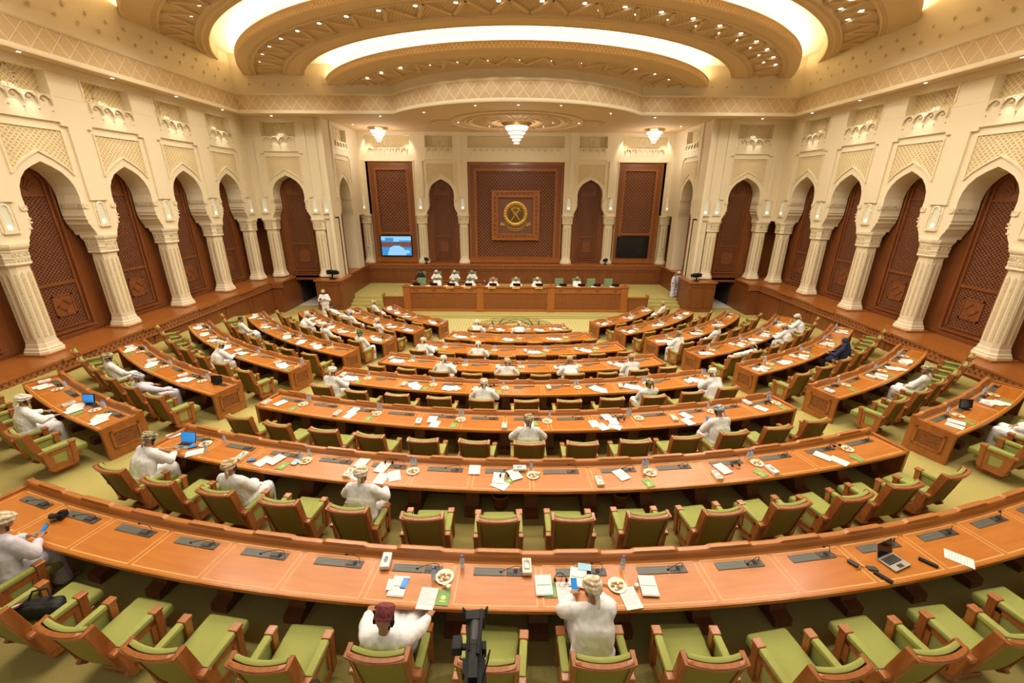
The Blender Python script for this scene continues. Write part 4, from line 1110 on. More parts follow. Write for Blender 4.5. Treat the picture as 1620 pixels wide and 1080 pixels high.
# ================================================================== PEOPLE
def dg_mesh(tmp):
    dg = bpy.context.evaluated_depsgraph_get(); dg.update()
    me = bpy.data.meshes.new_from_object(tmp.evaluated_get(dg)); return me
class Blob:
    """limbs as tapered capsules, fused into one skin by a voxel remesh"""
    def __init__(s): s.mb = MB()
    def cap(s, p, q, r0, r1, n=12, flat=1.0):
        p, q = Vector(p), Vector(q); d = q - p; L_ = d.length
        T = Matrix.Translation(p) @ (d.to_track_quat('Z', 'Y').to_matrix().to_4x4() if L_ > 1e-6 else I4)
        pr = []
        for i in range(5): a = PI / 2 * i / 4; pr.append((max(1e-4, r0 * math.sin(a)), -r0 * math.cos(a)))
        for i in range(5): a = PI / 2 * i / 4; pr.append((max(1e-4, r1 * math.cos(a)), L_ + r1 * math.sin(a)))
        s.mb.lathe(pr, n, 0, T, 1, flat)
    def ell(s, c, r, rot=None):
        T = Matrix.Translation(c) @ (rot or I4) @ Matrix.Diagonal((r[0], r[1], r[2], 1)); s.mb.ball((0, 0, 0), 1, 16, 0, T)
    def chain(s, pts, rr, n=10):
        for i in range(len(pts) - 1): s.cap(pts[i], pts[i + 1], rr[i], rr[i + 1], n)
    def mesh(s, name, mt, vox, smooth=3, fold=0.0, seed=0, crop=None):
        me = bpy.data.meshes.new('tmp'); me.from_pydata(s.mb.v, [], s.mb.f); o = bpy.data.objects.new('tmp', me); COL.objects.link(o)
        bm = bmesh.new(); bm.from_mesh(me); bmesh.ops.recalc_face_normals(bm, faces=bm.faces); bm.to_mesh(me); bm.free()
        r = o.modifiers.new('r', 'REMESH'); r.mode = 'VOXEL'; r.voxel_size = vox; r.adaptivity = 0
        if smooth: sm = o.modifiers.new('s', 'SMOOTH'); sm.iterations = smooth; sm.factor = .5
        out = dg_mesh(o); bpy.data.objects.remove(o); out.name = name
        if fold:
            vn = [v.normal.copy() for v in out.vertices]
            for v, nn in zip(out.vertices, vn):
                c = v.co; f = noise.noise(Vector((c.x * 9 + seed, c.y * 9, c.z * 5))) + .5 * noise.noise(Vector((c.x * 22, c.y * 18 + seed, c.z * 9)))
                f2 = abs(noise.noise(Vector((c.x * 13 + c.z * 6, c.y * 7 + seed, c.z * 8))))
                v.co = c + nn * fold * (f - f2)
        out.materials.clear(); out.materials.append(M[mt]); out.shade_smooth(); return out
def ik(sh, hd, l1, l2, pole):
    sh, hd = Vector(sh), Vector(hd); d = hd - sh; L_ = min(d.length, (l1 + l2) * .995); u = d.normalized(); hd = sh + u * L_
    a = (l1 * l1 - l2 * l2 + L_ * L_) / (2 * L_); h = math.sqrt(max(0, l1 * l1 - a * a))
    p = Vector(pole); p = (p - u * p.dot(u)).normalized(); return sh + u * a + p * h, hd
def hand(b, wrist, fwd, side, up, curl=.5, sg=1):
    """palm, four unequal fingers and a thumb; sg=+1 right hand; side points to the thumb"""
    w_ = Vector(wrist); f = Vector(fwd).normalized(); u = Vector(up); u = (u - f * u.dot(f)).normalized(); s_ = Vector(side); s_ = (s_ - f * s_.dot(f) - u * s_.dot(u)).normalized()
    for i in range(4):
        o = (i - 1.5) * .021; b.cap(w_ + s_ * o * .7, w_ + f * .088 + s_ * o, .014, .012, 8)
    Ls = [.066, .076, .072, .056]
    for i in range(4):      # index is nearest the thumb
        o = (1.5 - i) * .021; p = w_ + f * .09 + s_ * o; l = Ls[i] / 2.3
        d1 = (f * math.cos(curl * .8) - u * math.sin(curl * .8) + s_ * (1.5 - i) * .06).normalized(); d2 = (f * math.cos(curl * 1.9) - u * math.sin(curl * 1.9)).normalized(); d3 = (f * math.cos(curl * 2.5) - u * math.sin(curl * 2.5)).normalized()
        p1 = p + d1 * l * 1.1; p2 = p1 + d2 * l * .8; p3 = p2 + d3 * l * .5; b.chain([p, p1, p2, p3], [.0095, .009, .0085, .007], 8)
    p = w_ + f * .025 + s_ * .03; d = (f * .62 + s_ * .75 - u * .25).normalized(); p1 = p + d * .042; d2 = (f * .9 + s_ * .35 - u * .3).normalized(); p2 = p1 + d2 * .034; b.chain([p, p1, p2], [.014, .0105, .0085], 8)
class Pose: pass
def make_pose(lean=8, head=(18, 0), L=(-.22, .30, .775), Rr=(.22, .30, .775), stand=False, hipy=-.01, handL=(.5, 0, 0), feet=.42, twist=0, curl=.45, pole=(1.0, -.3, -.8), bend=0):
    P = Pose(); hz = .60 if not stand else .93
    P.stand = stand; P.hip = Vector((0, hipy, hz)); a = R(lean); up = Vector((0, math.sin(a), math.cos(a))); P.up = up
    P.chest = P.hip + up * .30; a2 = R(lean * 1.25); up2 = Vector((0, math.sin(a2), math.cos(a2)))
    P.nb = P.chest + up2 * .23; tw = Matrix.Rotation(R(twist), 3, 'Z')
    P.sh = {sg: P.nb + tw @ Vector((sg * .185, 0, -.035)) for sg in (-1, 1)}
    hp, hy = head; a3 = R(lean * .55 + hp * .4); P.neckdir = Vector((0, math.sin(a3), math.cos(a3)))
    P.head = P.nb + P.neckdir * .158 + Vector((0, .015, 0)); P.hrot = Matrix.Rotation(R(hy), 4, 'Z') @ Matrix.Rotation(R(-hp), 4, 'X')
    P.el = {}; P.hd = {}
    for sg, t in ((-1, L), (1, Rr)):
        po = (sg * pole[0], pole[1], pole[2]); e_, h_ = ik(P.sh[sg], t, .295, .265, po); P.el[sg] = e_; P.hd[sg] = h_
    P.kn = {}; P.an = {}
    for sg in (-1, 1):
        if stand: P.kn[sg] = Vector((sg * .09, .02, .49)); P.an[sg] = Vector((sg * .10, -.01, .08))
        else: P.kn[sg] = Vector((sg * .15, hipy + .42, .565)); P.an[sg] = Vector((sg * .13, feet, .09))
    P.curl = curl; return P
def body_mesh(P, nm):
    b = Blob()
    b.cap(P.hip + Vector((-.07, 0, 0)), P.hip + Vector((.07, 0, 0)), .12, .12)
    for sx in (-.06, .06): b.cap(P.hip + Vector((sx, 0, 0)), P.chest + Vector((sx * 1.1, 0, 0)), .115, .11); b.cap(P.chest + Vector((sx, 0, 0)), P.nb + Vector((sx * 1.2, 0, -.09)), .11, .085)
    b.cap(P.sh[-1], P.sh[1], .055, .055)
    b.cap(P.nb - P.neckdir * .05, P.head, .062, .052)
    h = P.head; Rm = P.hrot
    def hp(x, y, z): return h + (Rm @ Vector((x, y, z)))
    b.ell(hp(0, -.01, .045), (.082, .102, .095), Rm); b.ell(hp(0, .028, -.015), (.060, .068, .085), Rm); b.cap(hp(0, .055, -.065), hp(0, .035, -.075), .032, .04)
    b.cap(hp(0, .092, .025), hp(0, .112, -.012), .010, .015, 8)                       # nose
    b.cap(hp(-.032, .082, .036), hp(.032, .082, .036), .013, .013, 8)                 # brow
    b.cap(hp(-.018, .088, -.042), hp(.018, .088, -.042), .010, .010, 8)               # mouth
    for sg in (-1, 1): b.ell(hp(sg * .080, .0, .008), (.011, .022, .033), Rm); b.ell(hp(sg * .042, .066, -.006), (.022, .02, .022), Rm)
    for sg in (-1, 1):
        b.cap(P.sh[sg], P.el[sg], .045, .038); b.cap(P.el[sg], P.hd[sg], .038, .027)
        f = (P.hd[sg] - P.el[sg]).normalized(); f = (f + Vector((-sg * .15, .25, -.05))).normalized()
        hand(b, P.hd[sg], f, (-sg, .25, 0), (0, 0, 1), P.curl, sg)
        b.cap(P.hip + Vector((sg * .08, 0, -.02)), P.kn[sg], .09, .062); b.cap(P.kn[sg], P.an[sg], .058, .04)
        b.cap(P.an[sg] + Vector((0, -.02, -.03)), P.an[sg] + Vector((sg * .02, .15, -.055)), .038, .03)
    return b.mesh(nm, 'skin', .0075, 3)
def robe_mesh(P, nm, seed):
    b = Blob()
    b.cap(P.hip + Vector((-.10, 0, .0)), P.hip + Vector((.10, 0, .0)), .16, .16)
    for sx in (-.09, 0, .09): b.cap(P.hip + Vector((sx, 0, 0)), P.chest + Vector((sx * 1.1, -.005, 0)), .148, .145); b.cap(P.chest + Vector((sx, 0, 0)), P.nb + Vector((sx * 1.35, -.005, -.085)), .145, .11)
    b.cap(P.sh[-1] + Vector((0, 0, -.015)), P.sh[1] + Vector((0, 0, -.015)), .088, .088); b.cap(P.nb - P.neckdir * .06, P.nb + P.neckdir * .015, .092, .070)
    for sg in (-1, 1):
        w_ = P.hd[sg] - (P.hd[sg] - P.el[sg]).normalized() * .085
        b.cap(P.sh[sg] + Vector((0, 0, -.02)), P.el[sg] + Vector((0, 0, -.02)), .090, .088); b.cap(P.el[sg] + Vector((0, 0, -.015)), w_, .085, .058)
        b.cap(P.sh[sg] + Vector((0, 0, -.06)), P.el[sg] * .7 + P.chest * .3 + Vector((0, 0, -.04)), .08, .06)
        k = P.kn[sg]
        b.cap(P.hip + Vector((sg * .09, 0, -.01)), k, .135, .11); b.cap(k, P.an[sg] + Vector((0, .0, .03)), .115, .12)
    if P.stand:
        for z, r in ((.85, .17), (.6, .17), (.35, .175), (.14, .185)): b.ell((0, 0, z), (r * 1.12, r * .95, .16))
    else:
        b.cap((0, P.hip.y + .12, .56), (0, P.kn[1].y - .01, .53), .13, .10); b.cap((0, P.kn[1].y, .50), (0, P.an[1].y, .13), .11, .13)
    return b.mesh(nm, 'robe', .0125, 4, .010, seed)
def turban_mesh(P, nm, mt, seed=0, tail=True, cap=False):
    b = Blob(); Rm = P.hrot; h = P.head
    def hp(x, y, z): return h + (Rm @ Vector((x, y, z)))
    if cap:
        m = MB(); T = Matrix.Translation(h) @ Rm
        m.lathe([(.092, .035), (.101, .045), (.103, .10), (.100, .155), (.090, .172), (.02, .178), (.001, .178)], 24, 0, T @ Matrix.Translation((0, -.012, .0)), .93, 1.08, cap=False)
        m.lathe([(.104, .04), (.106, .055), (.104, .07)], 24, 0, T @ Matrix.Translation((0, -.012, 0)), .93, 1.08, cap=False)
        return m.mesh(nm, [mt], smooth=50)
    b.ell(hp(0, -.018, .078), (.102, .122, .092), Rm)
    for (z, tilt, roll, r, rr) in ((.058, 16, 7, .107, .024), (.083, 10, -9, .110, .024), (.110, 4, 6, .098, .023), (.135, -3, -6, .076, .020)):
        T = Matrix.Translation(hp(0, -.015, z)) @ Rm @ Matrix.Rotation(R(tilt), 4, 'X') @ Matrix.Rotation(R(roll + seed * 3 % 5), 4, 'Y')
        pts = [T @ Vector((r * .86 * math.cos(a), r * 1.1 * math.sin(a), .004 * math.sin(3 * a + seed))) for a in [2 * PI * i / 14 for i in range(15)]]
        for i in range(14): b.cap(pts[i], pts[i + 1], rr * (1 + .12 * math.sin(i + seed)), rr, 8)
    if tail: b.cap(hp(.02, -.11, .05), hp(.03, -.125, -.05), .028, .03, 8, .6); b.cap(hp(.03, -.125, -.05), hp(.03, -.13, -.12), .03, .018, 8, .6)
    return b.mesh(nm, mt, .0065, 2, .002, seed)
def hood_mesh(P, nm, mt, skirt=True):
    b = Blob(); Rm = P.hrot; h = P.head
    def hp(x, y, z): return h + (Rm @ Vector((x, y, z)))
    b.ell(hp(0, -.03, .05), (.105, .115, .115), Rm); b.ell(hp(0, -.045, -.03), (.098, .09, .10), Rm)
    for sg in (-1, 1): b.cap(hp(sg * .06, -.03, -.06), P.sh[sg] + Vector((0, 0, .01)), .07, .075)
    b.cap(hp(0, -.06, -.06), P.chest + Vector((0, -.06, .1)), .09, .11); b.cap(hp(0, .02, -.11), P.nb + Vector((0, .05, -.06)), .05, .08)
    return b.mesh(nm, mt, .009, 3, .006, 3)
def extras(P, e, phones=False, beard=True, glasses=False):
    T = Matrix.Translation(P.head) @ P.hrot
    m = MB()
    for sg in (-1, 1): m.ball((sg * .030, .088, .016), .009, 8, 0, T)
    m.build('eyes', ['eye'], e)
    if beard:
        b = Blob(); 
        for a, c in (((-.062, .025, -.03), (-.045, .06, -.065)), ((-.045, .06, -.065), (.045, .06, -.065)), ((.045, .06, -.065), (.062, .025, -.03)), ((-.03, .07, -.085), (.03, .07, -.085)), ((-.025, .096, -.03), (.025, .096, -.03))):
            b.cap(T @ Vector(a), T @ Vector(c), .018 if a[2] < -.031 or a[1] < .05 else .008, .018 if a[1] < .09 else .008, 8)
        me = b.mesh('beard', 'hair', .007, 1); link(me, 'beard', e)
    if phones:
        m = MB(); pts = [(.108 * math.cos(a), -.01, .03 + .135 * math.sin(a)) for a in [PI * i / 12 for i in range(13)]]
        m.tube(pts, .007, 6, 0, T)
        for sg in (-1, 1): m.ball((sg * .098, .0, .012), .034, 10, 0, T, (.55, 1, 1.15))
        m.build('headphones', ['black'], e, smooth=50)
POSES = {
 'desk': make_pose(7, (22, 0), (-.24, .42, .83), (.24, .44, .83)),
 'write': make_pose(20, (32, 8), (-.20, .52, .83), (.14, .56, .83), twist=-6),
 'lean': make_pose(16, (30, 0), (-.15, .52, .84), (.12, .56, .84), hipy=-.03, curl=.8, pole=(1.0, .1, -.9)),
 'back': make_pose(-26, (40, -6), (-.42, .36, .72), (.38, .34, .72), hipy=.03, feet=.46, curl=.25, pole=(1, .1, -.7)),
 'lap': make_pose(-8, (14, 12), (-.10, .24, .69), (.13, .26, .70), hipy=-.01),
 'phone': make_pose(10, (34, 6), (-.08, .38, .86), (.10, .38, .87), curl=.9),
 'stand': make_pose(2, (30, 0), (-.07, .24, 1.22), (.07, .25, 1.22), stand=True, hipy=0, curl=.9),
 'standrest': make_pose(1, (6, 10), (-.12, .14, 1.0), (.12, .15, 1.0), stand=True, hipy=0),
}
BM = {}; RM = {}; HM = {}
def get_body(ps):
    if ps not in BM: BM[ps] = body_mesh(POSES[ps], 'body'); RM[ps] = robe_mesh(POSES[ps], 'robe', len(BM) * 3.7)
    return BM[ps], RM[ps]
def remat(me, mt):
    c = me.copy(); c.materials.clear(); c.materials.append(M[mt]); return c
def person(ps, T, label, hat='t_cream', robe='robe', phones=False, beard=True, group=None, mirror=False):
    P = POSES[ps]; bme, rme = get_body(ps); e = empty('person', label, 'person', group=group)
    if mirror: T = T @ Matrix.Diagonal((-1, 1, 1, 1))
    link(bme, 'body', e)
    if robe != 'robe':
        k = (ps, robe)
        if k not in RM: RM[k] = remat(rme, robe)
        rme = RM[k]
    link(rme, 'robe', e)
    k = (ps, hat)
    if hat == 'hair':
        if k not in HM:
            b = Blob(); b.ell(P.head + (P.hrot @ Vector((0, -.022, .062))), (.086, .10, .085), P.hrot); HM[k] = b.mesh('hair', 'hair', .008, 2)
        link(HM[k], 'hair', e)
    elif hat in ('navy', 'blackcloth', 'shemagh'):
        if k not in HM: HM[k] = hood_mesh(P, 'headscarf', hat)
        link(HM[k], 'headscarf', e)
    elif hat in ('maroon', 'cap_t_tan', 'cap_t_cream', 'cap_t_olive'):
        if k not in HM: HM[k] = turban_mesh(P, 'cap', hat.replace('cap_', ''), cap=True)
        link(HM[k], 'cap', e)
    else:
        if k not in HM:
            base = next((v for kk, v in HM.items() if kk[0] == ps and kk[1].startswith('t_')), None)
            HM[k] = remat(base, hat) if base else turban_mesh(P, 'turban', hat, len(HM))
        link(HM[k], 'turban', e)
    kx = (ps, phones, beard)
    if kx not in EX:
        d = empty('person_extras'); extras(P, d, phones, beard); EX[kx] = [(c.name.split('.')[0], c.data) for c in d.children]
        for c in list(d.children): bpy.data.objects.remove(c)
        bpy.data.objects.remove(d)
    for nm, me in EX[kx]: link(me, nm, e)
    e.matrix_world = T; return e
EX = {}
HATW = {'t_cream': 'cream turban', 't_white': 'white turban', 't_olive': 'olive patterned turban', 't_tan': 'tan turban', 't_green': 'green turban', 't_grey': 'grey turban', 'hair': 'dark hair', 'maroon': 'maroon cap', 'navy': 'navy headscarf', 'cap_t_cream': 'cream cap', 'cap_t_tan': 'tan cap', 'blackcloth': 'black headscarf'}
POSEW = {'desk': 'sitting upright', 'write': 'bending over papers', 'lean': 'leaning forward', 'back': 'leaning back', 'lap': 'sitting back', 'phone': 'holding a phone'}
def nearest(key, a): L_ = SEATS[key]; return min(range(len(L_)), key=lambda i: abs(L_[i] - a))
PEOPLE = [  # side, ring, angle, pose, hat, headphones, mirror
 ('c', 1, -15.5, 'phone', 't_cream', 0, 0), ('c', 1, -3.6, 'back', 'maroon', 1, 0), ('c', 1, 1.21, 'lean', 't_cream', 0, 0),
 ('c', 2, -17.3, 'write', 't_olive', 1, 0), ('c', 2, -12, 'lap', 't_tan', 1, 0), ('c', 2, -6.6, 'desk', 't_cream', 0, 0),
 ('c', 3, 0, 'desk', 't_olive', 0, 0), ('c', 3, 11.3, 'phone', 't_grey', 1, 0),
 ('c', 4, -16.5, 'desk', 't_white', 0, 0), ('c', 4, -3.3, 'desk', 't_cream', 0, 0), ('c', 4, 9.9, 'lap', 't_olive', 1, 0), ('c', 4, 16.5, 'write', 't_white', 0, 1),
 ('c', 5, -8.8, 'desk', 't_white', 0, 0), ('c', 5, -1.8, 'desk', 't_tan', 0, 0), ('c', 5, 5.3, 'write', 'cap_t_tan', 0, 0), ('c', 5, 12.3, 'phone', 't_tan', 0, 0),
 ('c', 6, -15, 'desk', 't_cream', 0, 0), ('c', 6, -6.4, 'desk', 't_white', 0, 0), ('c', 8, -12, 'desk', 't_white', 0, 0), ('c', 8, 0, 'write', 't_cream', 0, 0),
 ('l', 2, -26.2, 'desk', 't_white', 1, 0), ('l', 3, -33, 'lap', 't_olive', 1, 0), ('l', 3, -27, 'back', 't_grey', 0, 0), ('l', 4, -31.5, 'write', 't_cream', 1, 0),
 ('l', 5, -44, 'lap', 'hair', 0, 0), ('l', 6, -43, 'write', 't_cream', 0, 0), ('l', 6, -35, 'lap', 't_white', 0, 0), ('l', 6, -26.5, 'lap', 't_green', 0, 0),
 ('l', 7, -52, 'back', 'hair', 0, 0), ('l', 7, -42.5, 'lap', 't_grey', 0, 0), ('l', 7, -32.5, 'lap', 't_cream', 0, 0), ('l', 8, -55, 'lap', 't_tan', 0, 0),
 ('r', 2, 27, 'lap', 't_cream', 0, 0), ('r', 3, 30.5, 'lap', 't_olive', 0, 0), ('r', 4, 36, 'desk', 'navy', 0, 0), ('r', 5, 47.5, 'write', 't_white', 0, 1), ('r', 5, 40.5, 'lean', 't_cream', 0, 0),
 ('r', 5, 29.5, 'back', 't_cream', 0, 0), ('r', 6, 34.5, 'lap', 't_white', 0, 0), ('r', 6, 26.5, 'desk', 't_olive', 0, 0), ('r', 8, 55, 'lap', 'cap_t_tan', 0, 0),
]
for (s, k, a, ps, hat, ph, mi) in PEOPLE:
    i = nearest((s, k), a); OCC[(s, k, i)] = 1; ang = SEATS[(s, k)][i]
    T = facing(RU[k] + chair_offset(k), ang, ZF[k])
    rb = 'navy' if hat == 'navy' else 'robegrey' if (s, k, a) in ((('l'), 3, -27), ('c', 1, -15.5)) else 'robe'
    side_ = 'left' if s != 'r' else 'left'
    lab = 'person in %s robe and %s %s, seat %s from left, %s' % ({'navy': 'navy', 'robegrey': 'white', 'robe': 'white'}[rb], HATW[hat], POSEW[ps], NUM[i + 1], desk_name((s, k)))
    if len(lab.split()) > 16: lab = lab.replace('in white robe and ', 'in ')
    if len(lab.split()) > 16: lab = lab.replace(' patterned', '').replace('over papers ', '')
    person(ps, T, lab, hat, rb, bool(ph), hat not in ('navy',), 'seated members of the assembly', bool(mi))

# ---- chairs at every seat
random.seed(11)
for key, A in SEATS.items():
    s, k = key
    for i, a in enumerate(A):
        occ = (s, k, i) in OCC
        j = random.uniform(-1, 1)
        rot = 0 if occ else j * 4; off = chair_offset(k) + (0 if occ else random.uniform(-.02, .04))
        if key == ('c', 1) and abs(a) > 4.5 and not occ: off += .20
        if key == ('l', 2) and i in (0, 1): rot += 4
        if key == ('c', 2) and i == 0: pass
        o = CP if not chair_used[0] else copy_tree(CP); chair_used[0] = True
        o.matrix_world = facing(RU[k] + off, a, ZF[k], rot)
        lab = '%s green armchair with wooden frame, seat %s from left, %s' % ('occupied' if occ else 'empty', NUM[i + 1], desk_name(key))
        tag(o, lab, 'chair', 'green armchairs at the desk rows')
# ================================================================== PODIUM
e = empty('podium_desk', 'long raised wooden podium desk in front of the emblem wall', 'desk', (RX, 0, 0))
m = MB()
PX = [-7.0, -2.28, 2.28, 7.0]
m.box(-7.0, 7.0, 26.62, 26.74, 0, 1.58)
m.box(-7.05, 7.05, 26.50, 26.80, 1.58, 1.66); m.box(-7.0, 7.0, 26.56, 26.62, 0, .16); m.box(-7.0, 7.0, 26.57, 26.62, 1.22, 1.58)
for x in PX: m.box(x - .22, x + .22, 26.50, 26.76, 0, 1.62); m.box(x - .27, x + .27, 26.46, 26.84, 1.62, 1.70); m.box(x - .25, x + .25, 26.47, 26.78, 0, .14)
m.build('front', ['deskside'], e, bevel=.01, seg=1)
m = MB()
for a, b in zip(PX, PX[1:]):
    for z0, z1 in ((.2, .72), (.78, 1.18)): m.rect(a + .3, b - .3, z0, z1, 26.60)
m.build('reeded_panels', ['woodrib'], e)
m = MB(); m.box(-7.0, 7.0, 26.74, 27.5, 1.22, 1.28); m.build('worktop', ['desk'], e)
m = MB()
for x in PX: m.lathe([(.09, 1.70), (.10, 1.73), (.05, 1.76), (.12, 1.80), (.02, 1.84)], 12, 0, Matrix.Translation((x, 26.62, 0)))
m.build('post_caps', ['rail'], e)
m = MB()
for a, b, n in ((-7, -2.28, 4), (-2.28, 2.28, 3), (2.28, 7, 4)):
    for i in range(n):
        x = a + (b - a) * (i + .5) / n; m.lathe([(.16, 0), (.16, .015), (.10, .02)], 16, 0, Matrix.Translation((x, 26.575, 1.40)) @ Matrix.Rotation(R(90), 4, 'X') @ Matrix.Diagonal((1, .5, 1, 1)))
m.build('carved_medallions', ['woodcarve'], e)
for sg, side in ((-1, 'left'), (1, 'right')):
    w_ = empty('podium_wing', 'low curved wooden wing wall at the %s end of the podium desk' % side, 'low wall', (RX, 0, 0))
    m = MB(); pts = [(sg * (7.25 + i * .25), 26.62 + .0 * i) for i in range(6)] + [(sg * 8.62, 26.75), (sg * 8.72, 27.0), (sg * 8.74, 27.5)]
    for (xa, ya), (xb, yb) in zip(pts, pts[1:]):
        d = Vector((xb - xa, yb - ya, 0)).normalized(); n_ = Vector((-d.y, d.x, 0)) * .06 * sg
        P = [(xa, ya, 0), (xb, yb, 0), (xb + n_.x, yb + n_.y, 0), (xa + n_.x, ya + n_.y, 0)]; Q = [(x, y, .92) for x, y, _ in P]
        m.add(P + Q, [(0, 1, 2, 3), (4, 5, 6, 7), (0, 1, 5, 4), (1, 2, 6, 5), (2, 3, 7, 6), (3, 0, 4, 7)])
    m.build('panel', ['woodrib'], w_)
    m = MB()
    for (xa, ya), (xb, yb) in zip(pts, pts[1:]):
        d = Vector((xb - xa, yb - ya, 0)).normalized(); n_ = Vector((-d.y, d.x, 0)) * sg
        P = [Vector((xa, ya, .92)) - n_ * .04, Vector((xb, yb, .92)) - n_ * .04, Vector((xb, yb, .92)) + n_ * .1, Vector((xa, ya, .92)) + n_ * .1]; Q = [p + Vector((0, 0, .07)) for p in P]
        m.add(P + Q, [(0, 1, 2, 3), (4, 5, 6, 7), (0, 1, 5, 4), (1, 2, 6, 5), (2, 3, 7, 6), (3, 0, 4, 7)])
    m.build('cap_rail', ['rail'], w_)
# podium armchairs
def podium_chair():
    e = empty('podium_chair')
    m = MB(); m.box(-.27, .27, -.24, .26, .38, .50); m.build('seat', ['palegreen'], e, bevel=.04)
    m = MB(); m.box(-.28, .28, -.34, -.25, .46, 1.27); m.build('backrest', ['palegreen'], e, bevel=.03)
    m = MB(); m.box(-.31, -.27, -.36, -.26, .3, 1.24); m.box(.27, .31, -.36, -.26, .3, 1.24); m.box(-.25, .25, -.22, .2, 0, .06); m.box(-.06, .06, -.06, .06, .06, .38)
    m.build('frame', ['chairwood'], e, bevel=.006, seg=1)
    for sg in (-1, 1):
        m = MB(); m.box(*sorted((sg * .29, sg * .36)), -.26, .18, .62, .68); m.box(*sorted((sg * .30, sg * .35)), .10, .16, .38, .62); m.build('armrest', ['chairwood'], e, bevel=.006, seg=1)
    return e
PC = podium_chair(); used = False
FX = [-6.61, -5.5, -4.36, -3.25, -1.67, -.12, 1.33, 2.87, 4.06, 5.07, 6.26]
occf = {1: ('lap', 't_white'), 2: ('write', 't_cream'), 3: ('desk', 't_olive'), 4: ('desk', 'shemagh'), 5: ('desk', 't_tan'), 6: ('desk', 't_cream'), 8: ('lap', 't_olive')}
def monitor_proto():
    e = empty('desk_monitor'); m = MB(); m.box(-.24, .24, -.02, .02, .05, .36); m.build('housing', ['black'], e, bevel=.006)
    s_ = MB(); s_.box(-.03, .03, -.02, .04, 0, .1); s_.box(-.1, .1, -.06, .08, 0, .015); s_.build('stand', ['black'], e); return e
MP = monitor_proto(); PP = None
for i, x in enumerate(FX):
    o = PC if not used else copy_tree(PC); used = True
    o.matrix_world = Matrix.Translation((x, 28.55, .5)) @ Matrix.Rotation(PI, 4, 'Z')
    tag(o, 'pale green high-backed chair behind the podium desk, chair %s from left' % NUM[i + 1], 'chair', 'pale green podium chairs')
    o = MP if i == 0 else copy_tree(MP); o.location = (x + .05, 27.0, 1.46); o.rotation_euler = (R(18), 0, 0); tag(o, 'small black monitor on the podium desk before chair %s from left' % NUM[i + 1], 'monitor', 'podium monitors')
    if i in occf:
        ps, hat = occf[i]
        person(ps, Matrix.Translation((x, 28.45, .5)) @ Matrix.Rotation(PI, 4, 'Z'), 'person in %s at the podium desk, chair %s from left' % ({'shemagh': 'red checked headscarf'}.get(hat) or HATW[hat], NUM[i + 1]), hat, 'robe', False, True, 'members at the podium desk')
    if 2 <= i <= 6:
        m = MB(); m.box(-.23, .23, -.012, .01, 0, .12, 0); m.box(-.18, .18, -.014, -.012, .045, .075, 1); o = m.build('name_plate', ['nameyellow', 'golddark'], loc=(x, 26.485, 1.545)); tag(o, 'gold name plate on the podium front below monitor %s from left' % NUM[i + 1], 'name plate', 'gold name plates')
    pm = MB()
    for q in range(3): pm.box(-.1, .1, -.14, .14, q * .003, q * .003 + .002, 0, Matrix.Translation((q * .05 - .3, 0, 0)) @ Matrix.Rotation(R(20 * q), 4, 'Z'))
    o = pm.build('paper_stack', ['white'], loc=(x, 26.65, 1.668)); tag(o, 'white papers on the podium ledge before chair %s from left' % NUM[i + 1], 'papers')
person('lap', Matrix.Translation((-2.25, 28.3, .35)) @ Matrix.Rotation(PI, 4, 'Z'), 'small figure in dark red clothes behind the first podium post', 'hair', 'redcloth', group='members at the podium desk')
for i, x in enumerate((-7.1, -5.95, -4.6, -3.33)):
    o = copy_tree(PC); o.matrix_world = Matrix.Translation((x, 31.0, .5)) @ Matrix.Rotation(PI, 4, 'Z'); tag(o, 'pale green chair of the back row behind the podium, %s from left' % ORD[i + 1], 'chair', 'back row podium chairs')
    hat, rb = (('blackcloth', 'blackcloth'), ('t_white', 'robe'), ('t_cream', 'robe'), ('t_olive', 'robe'))[i]
    person('desk', Matrix.Translation((x, 30.95, .5)) @ Matrix.Rotation(PI, 4, 'Z'), 'person in %s in the back row behind the podium, %s from left' % ('black robe and headscarf' if i == 0 else HATW[hat], ORD[i + 1]), hat, rb, False, i > 0, 'members behind the podium')
m = MB(); m.box(-7.7, -2.6, 30.05, 30.5, 1.18, 1.24); m.box(-7.7, -2.6, 30.05, 30.1, .5, 1.3); o = m.build('back_row_desk', ['deskside'], loc=(0, 0, 0)); tag(o, 'small wooden desk of the back row behind the podium left half', 'desk')
# standing people
person('stand', Matrix.Translation((-11.75, 24.9, 0)) @ Matrix.Rotation(PI + .35, 4, 'Z'), 'person in white robe standing by the left pedestal looking at a camera', 't_tan')
person('standrest', Matrix.Translation((10.75, 28.75, .5)) @ Matrix.Rotation(PI + .9, 4, 'Z'), 'person in pale lilac robe standing at right end of podium, left one', 'hair', 'robegrey')
person('standrest', Matrix.Translation((11.12, 28.95, .5)) @ Matrix.Rotation(PI - .9, 4, 'Z'), 'person in lilac robe and white turban standing at right end of podium', 't_white', 'robegrey')
m = MB(); m.box(-.05, .05, -.04, .04, 0, .08); m.lathe([(.03, 0), (.035, .09)], 10, 0, Matrix.Translation((0, -.03, .04)) @ Matrix.Rotation(R(90), 4, 'X')); o = m.build('hand_camera', ['black'], loc=(-11.85, 24.62, 1.22)); tag(o, 'small black camera in the hands of the standing person', 'camera')
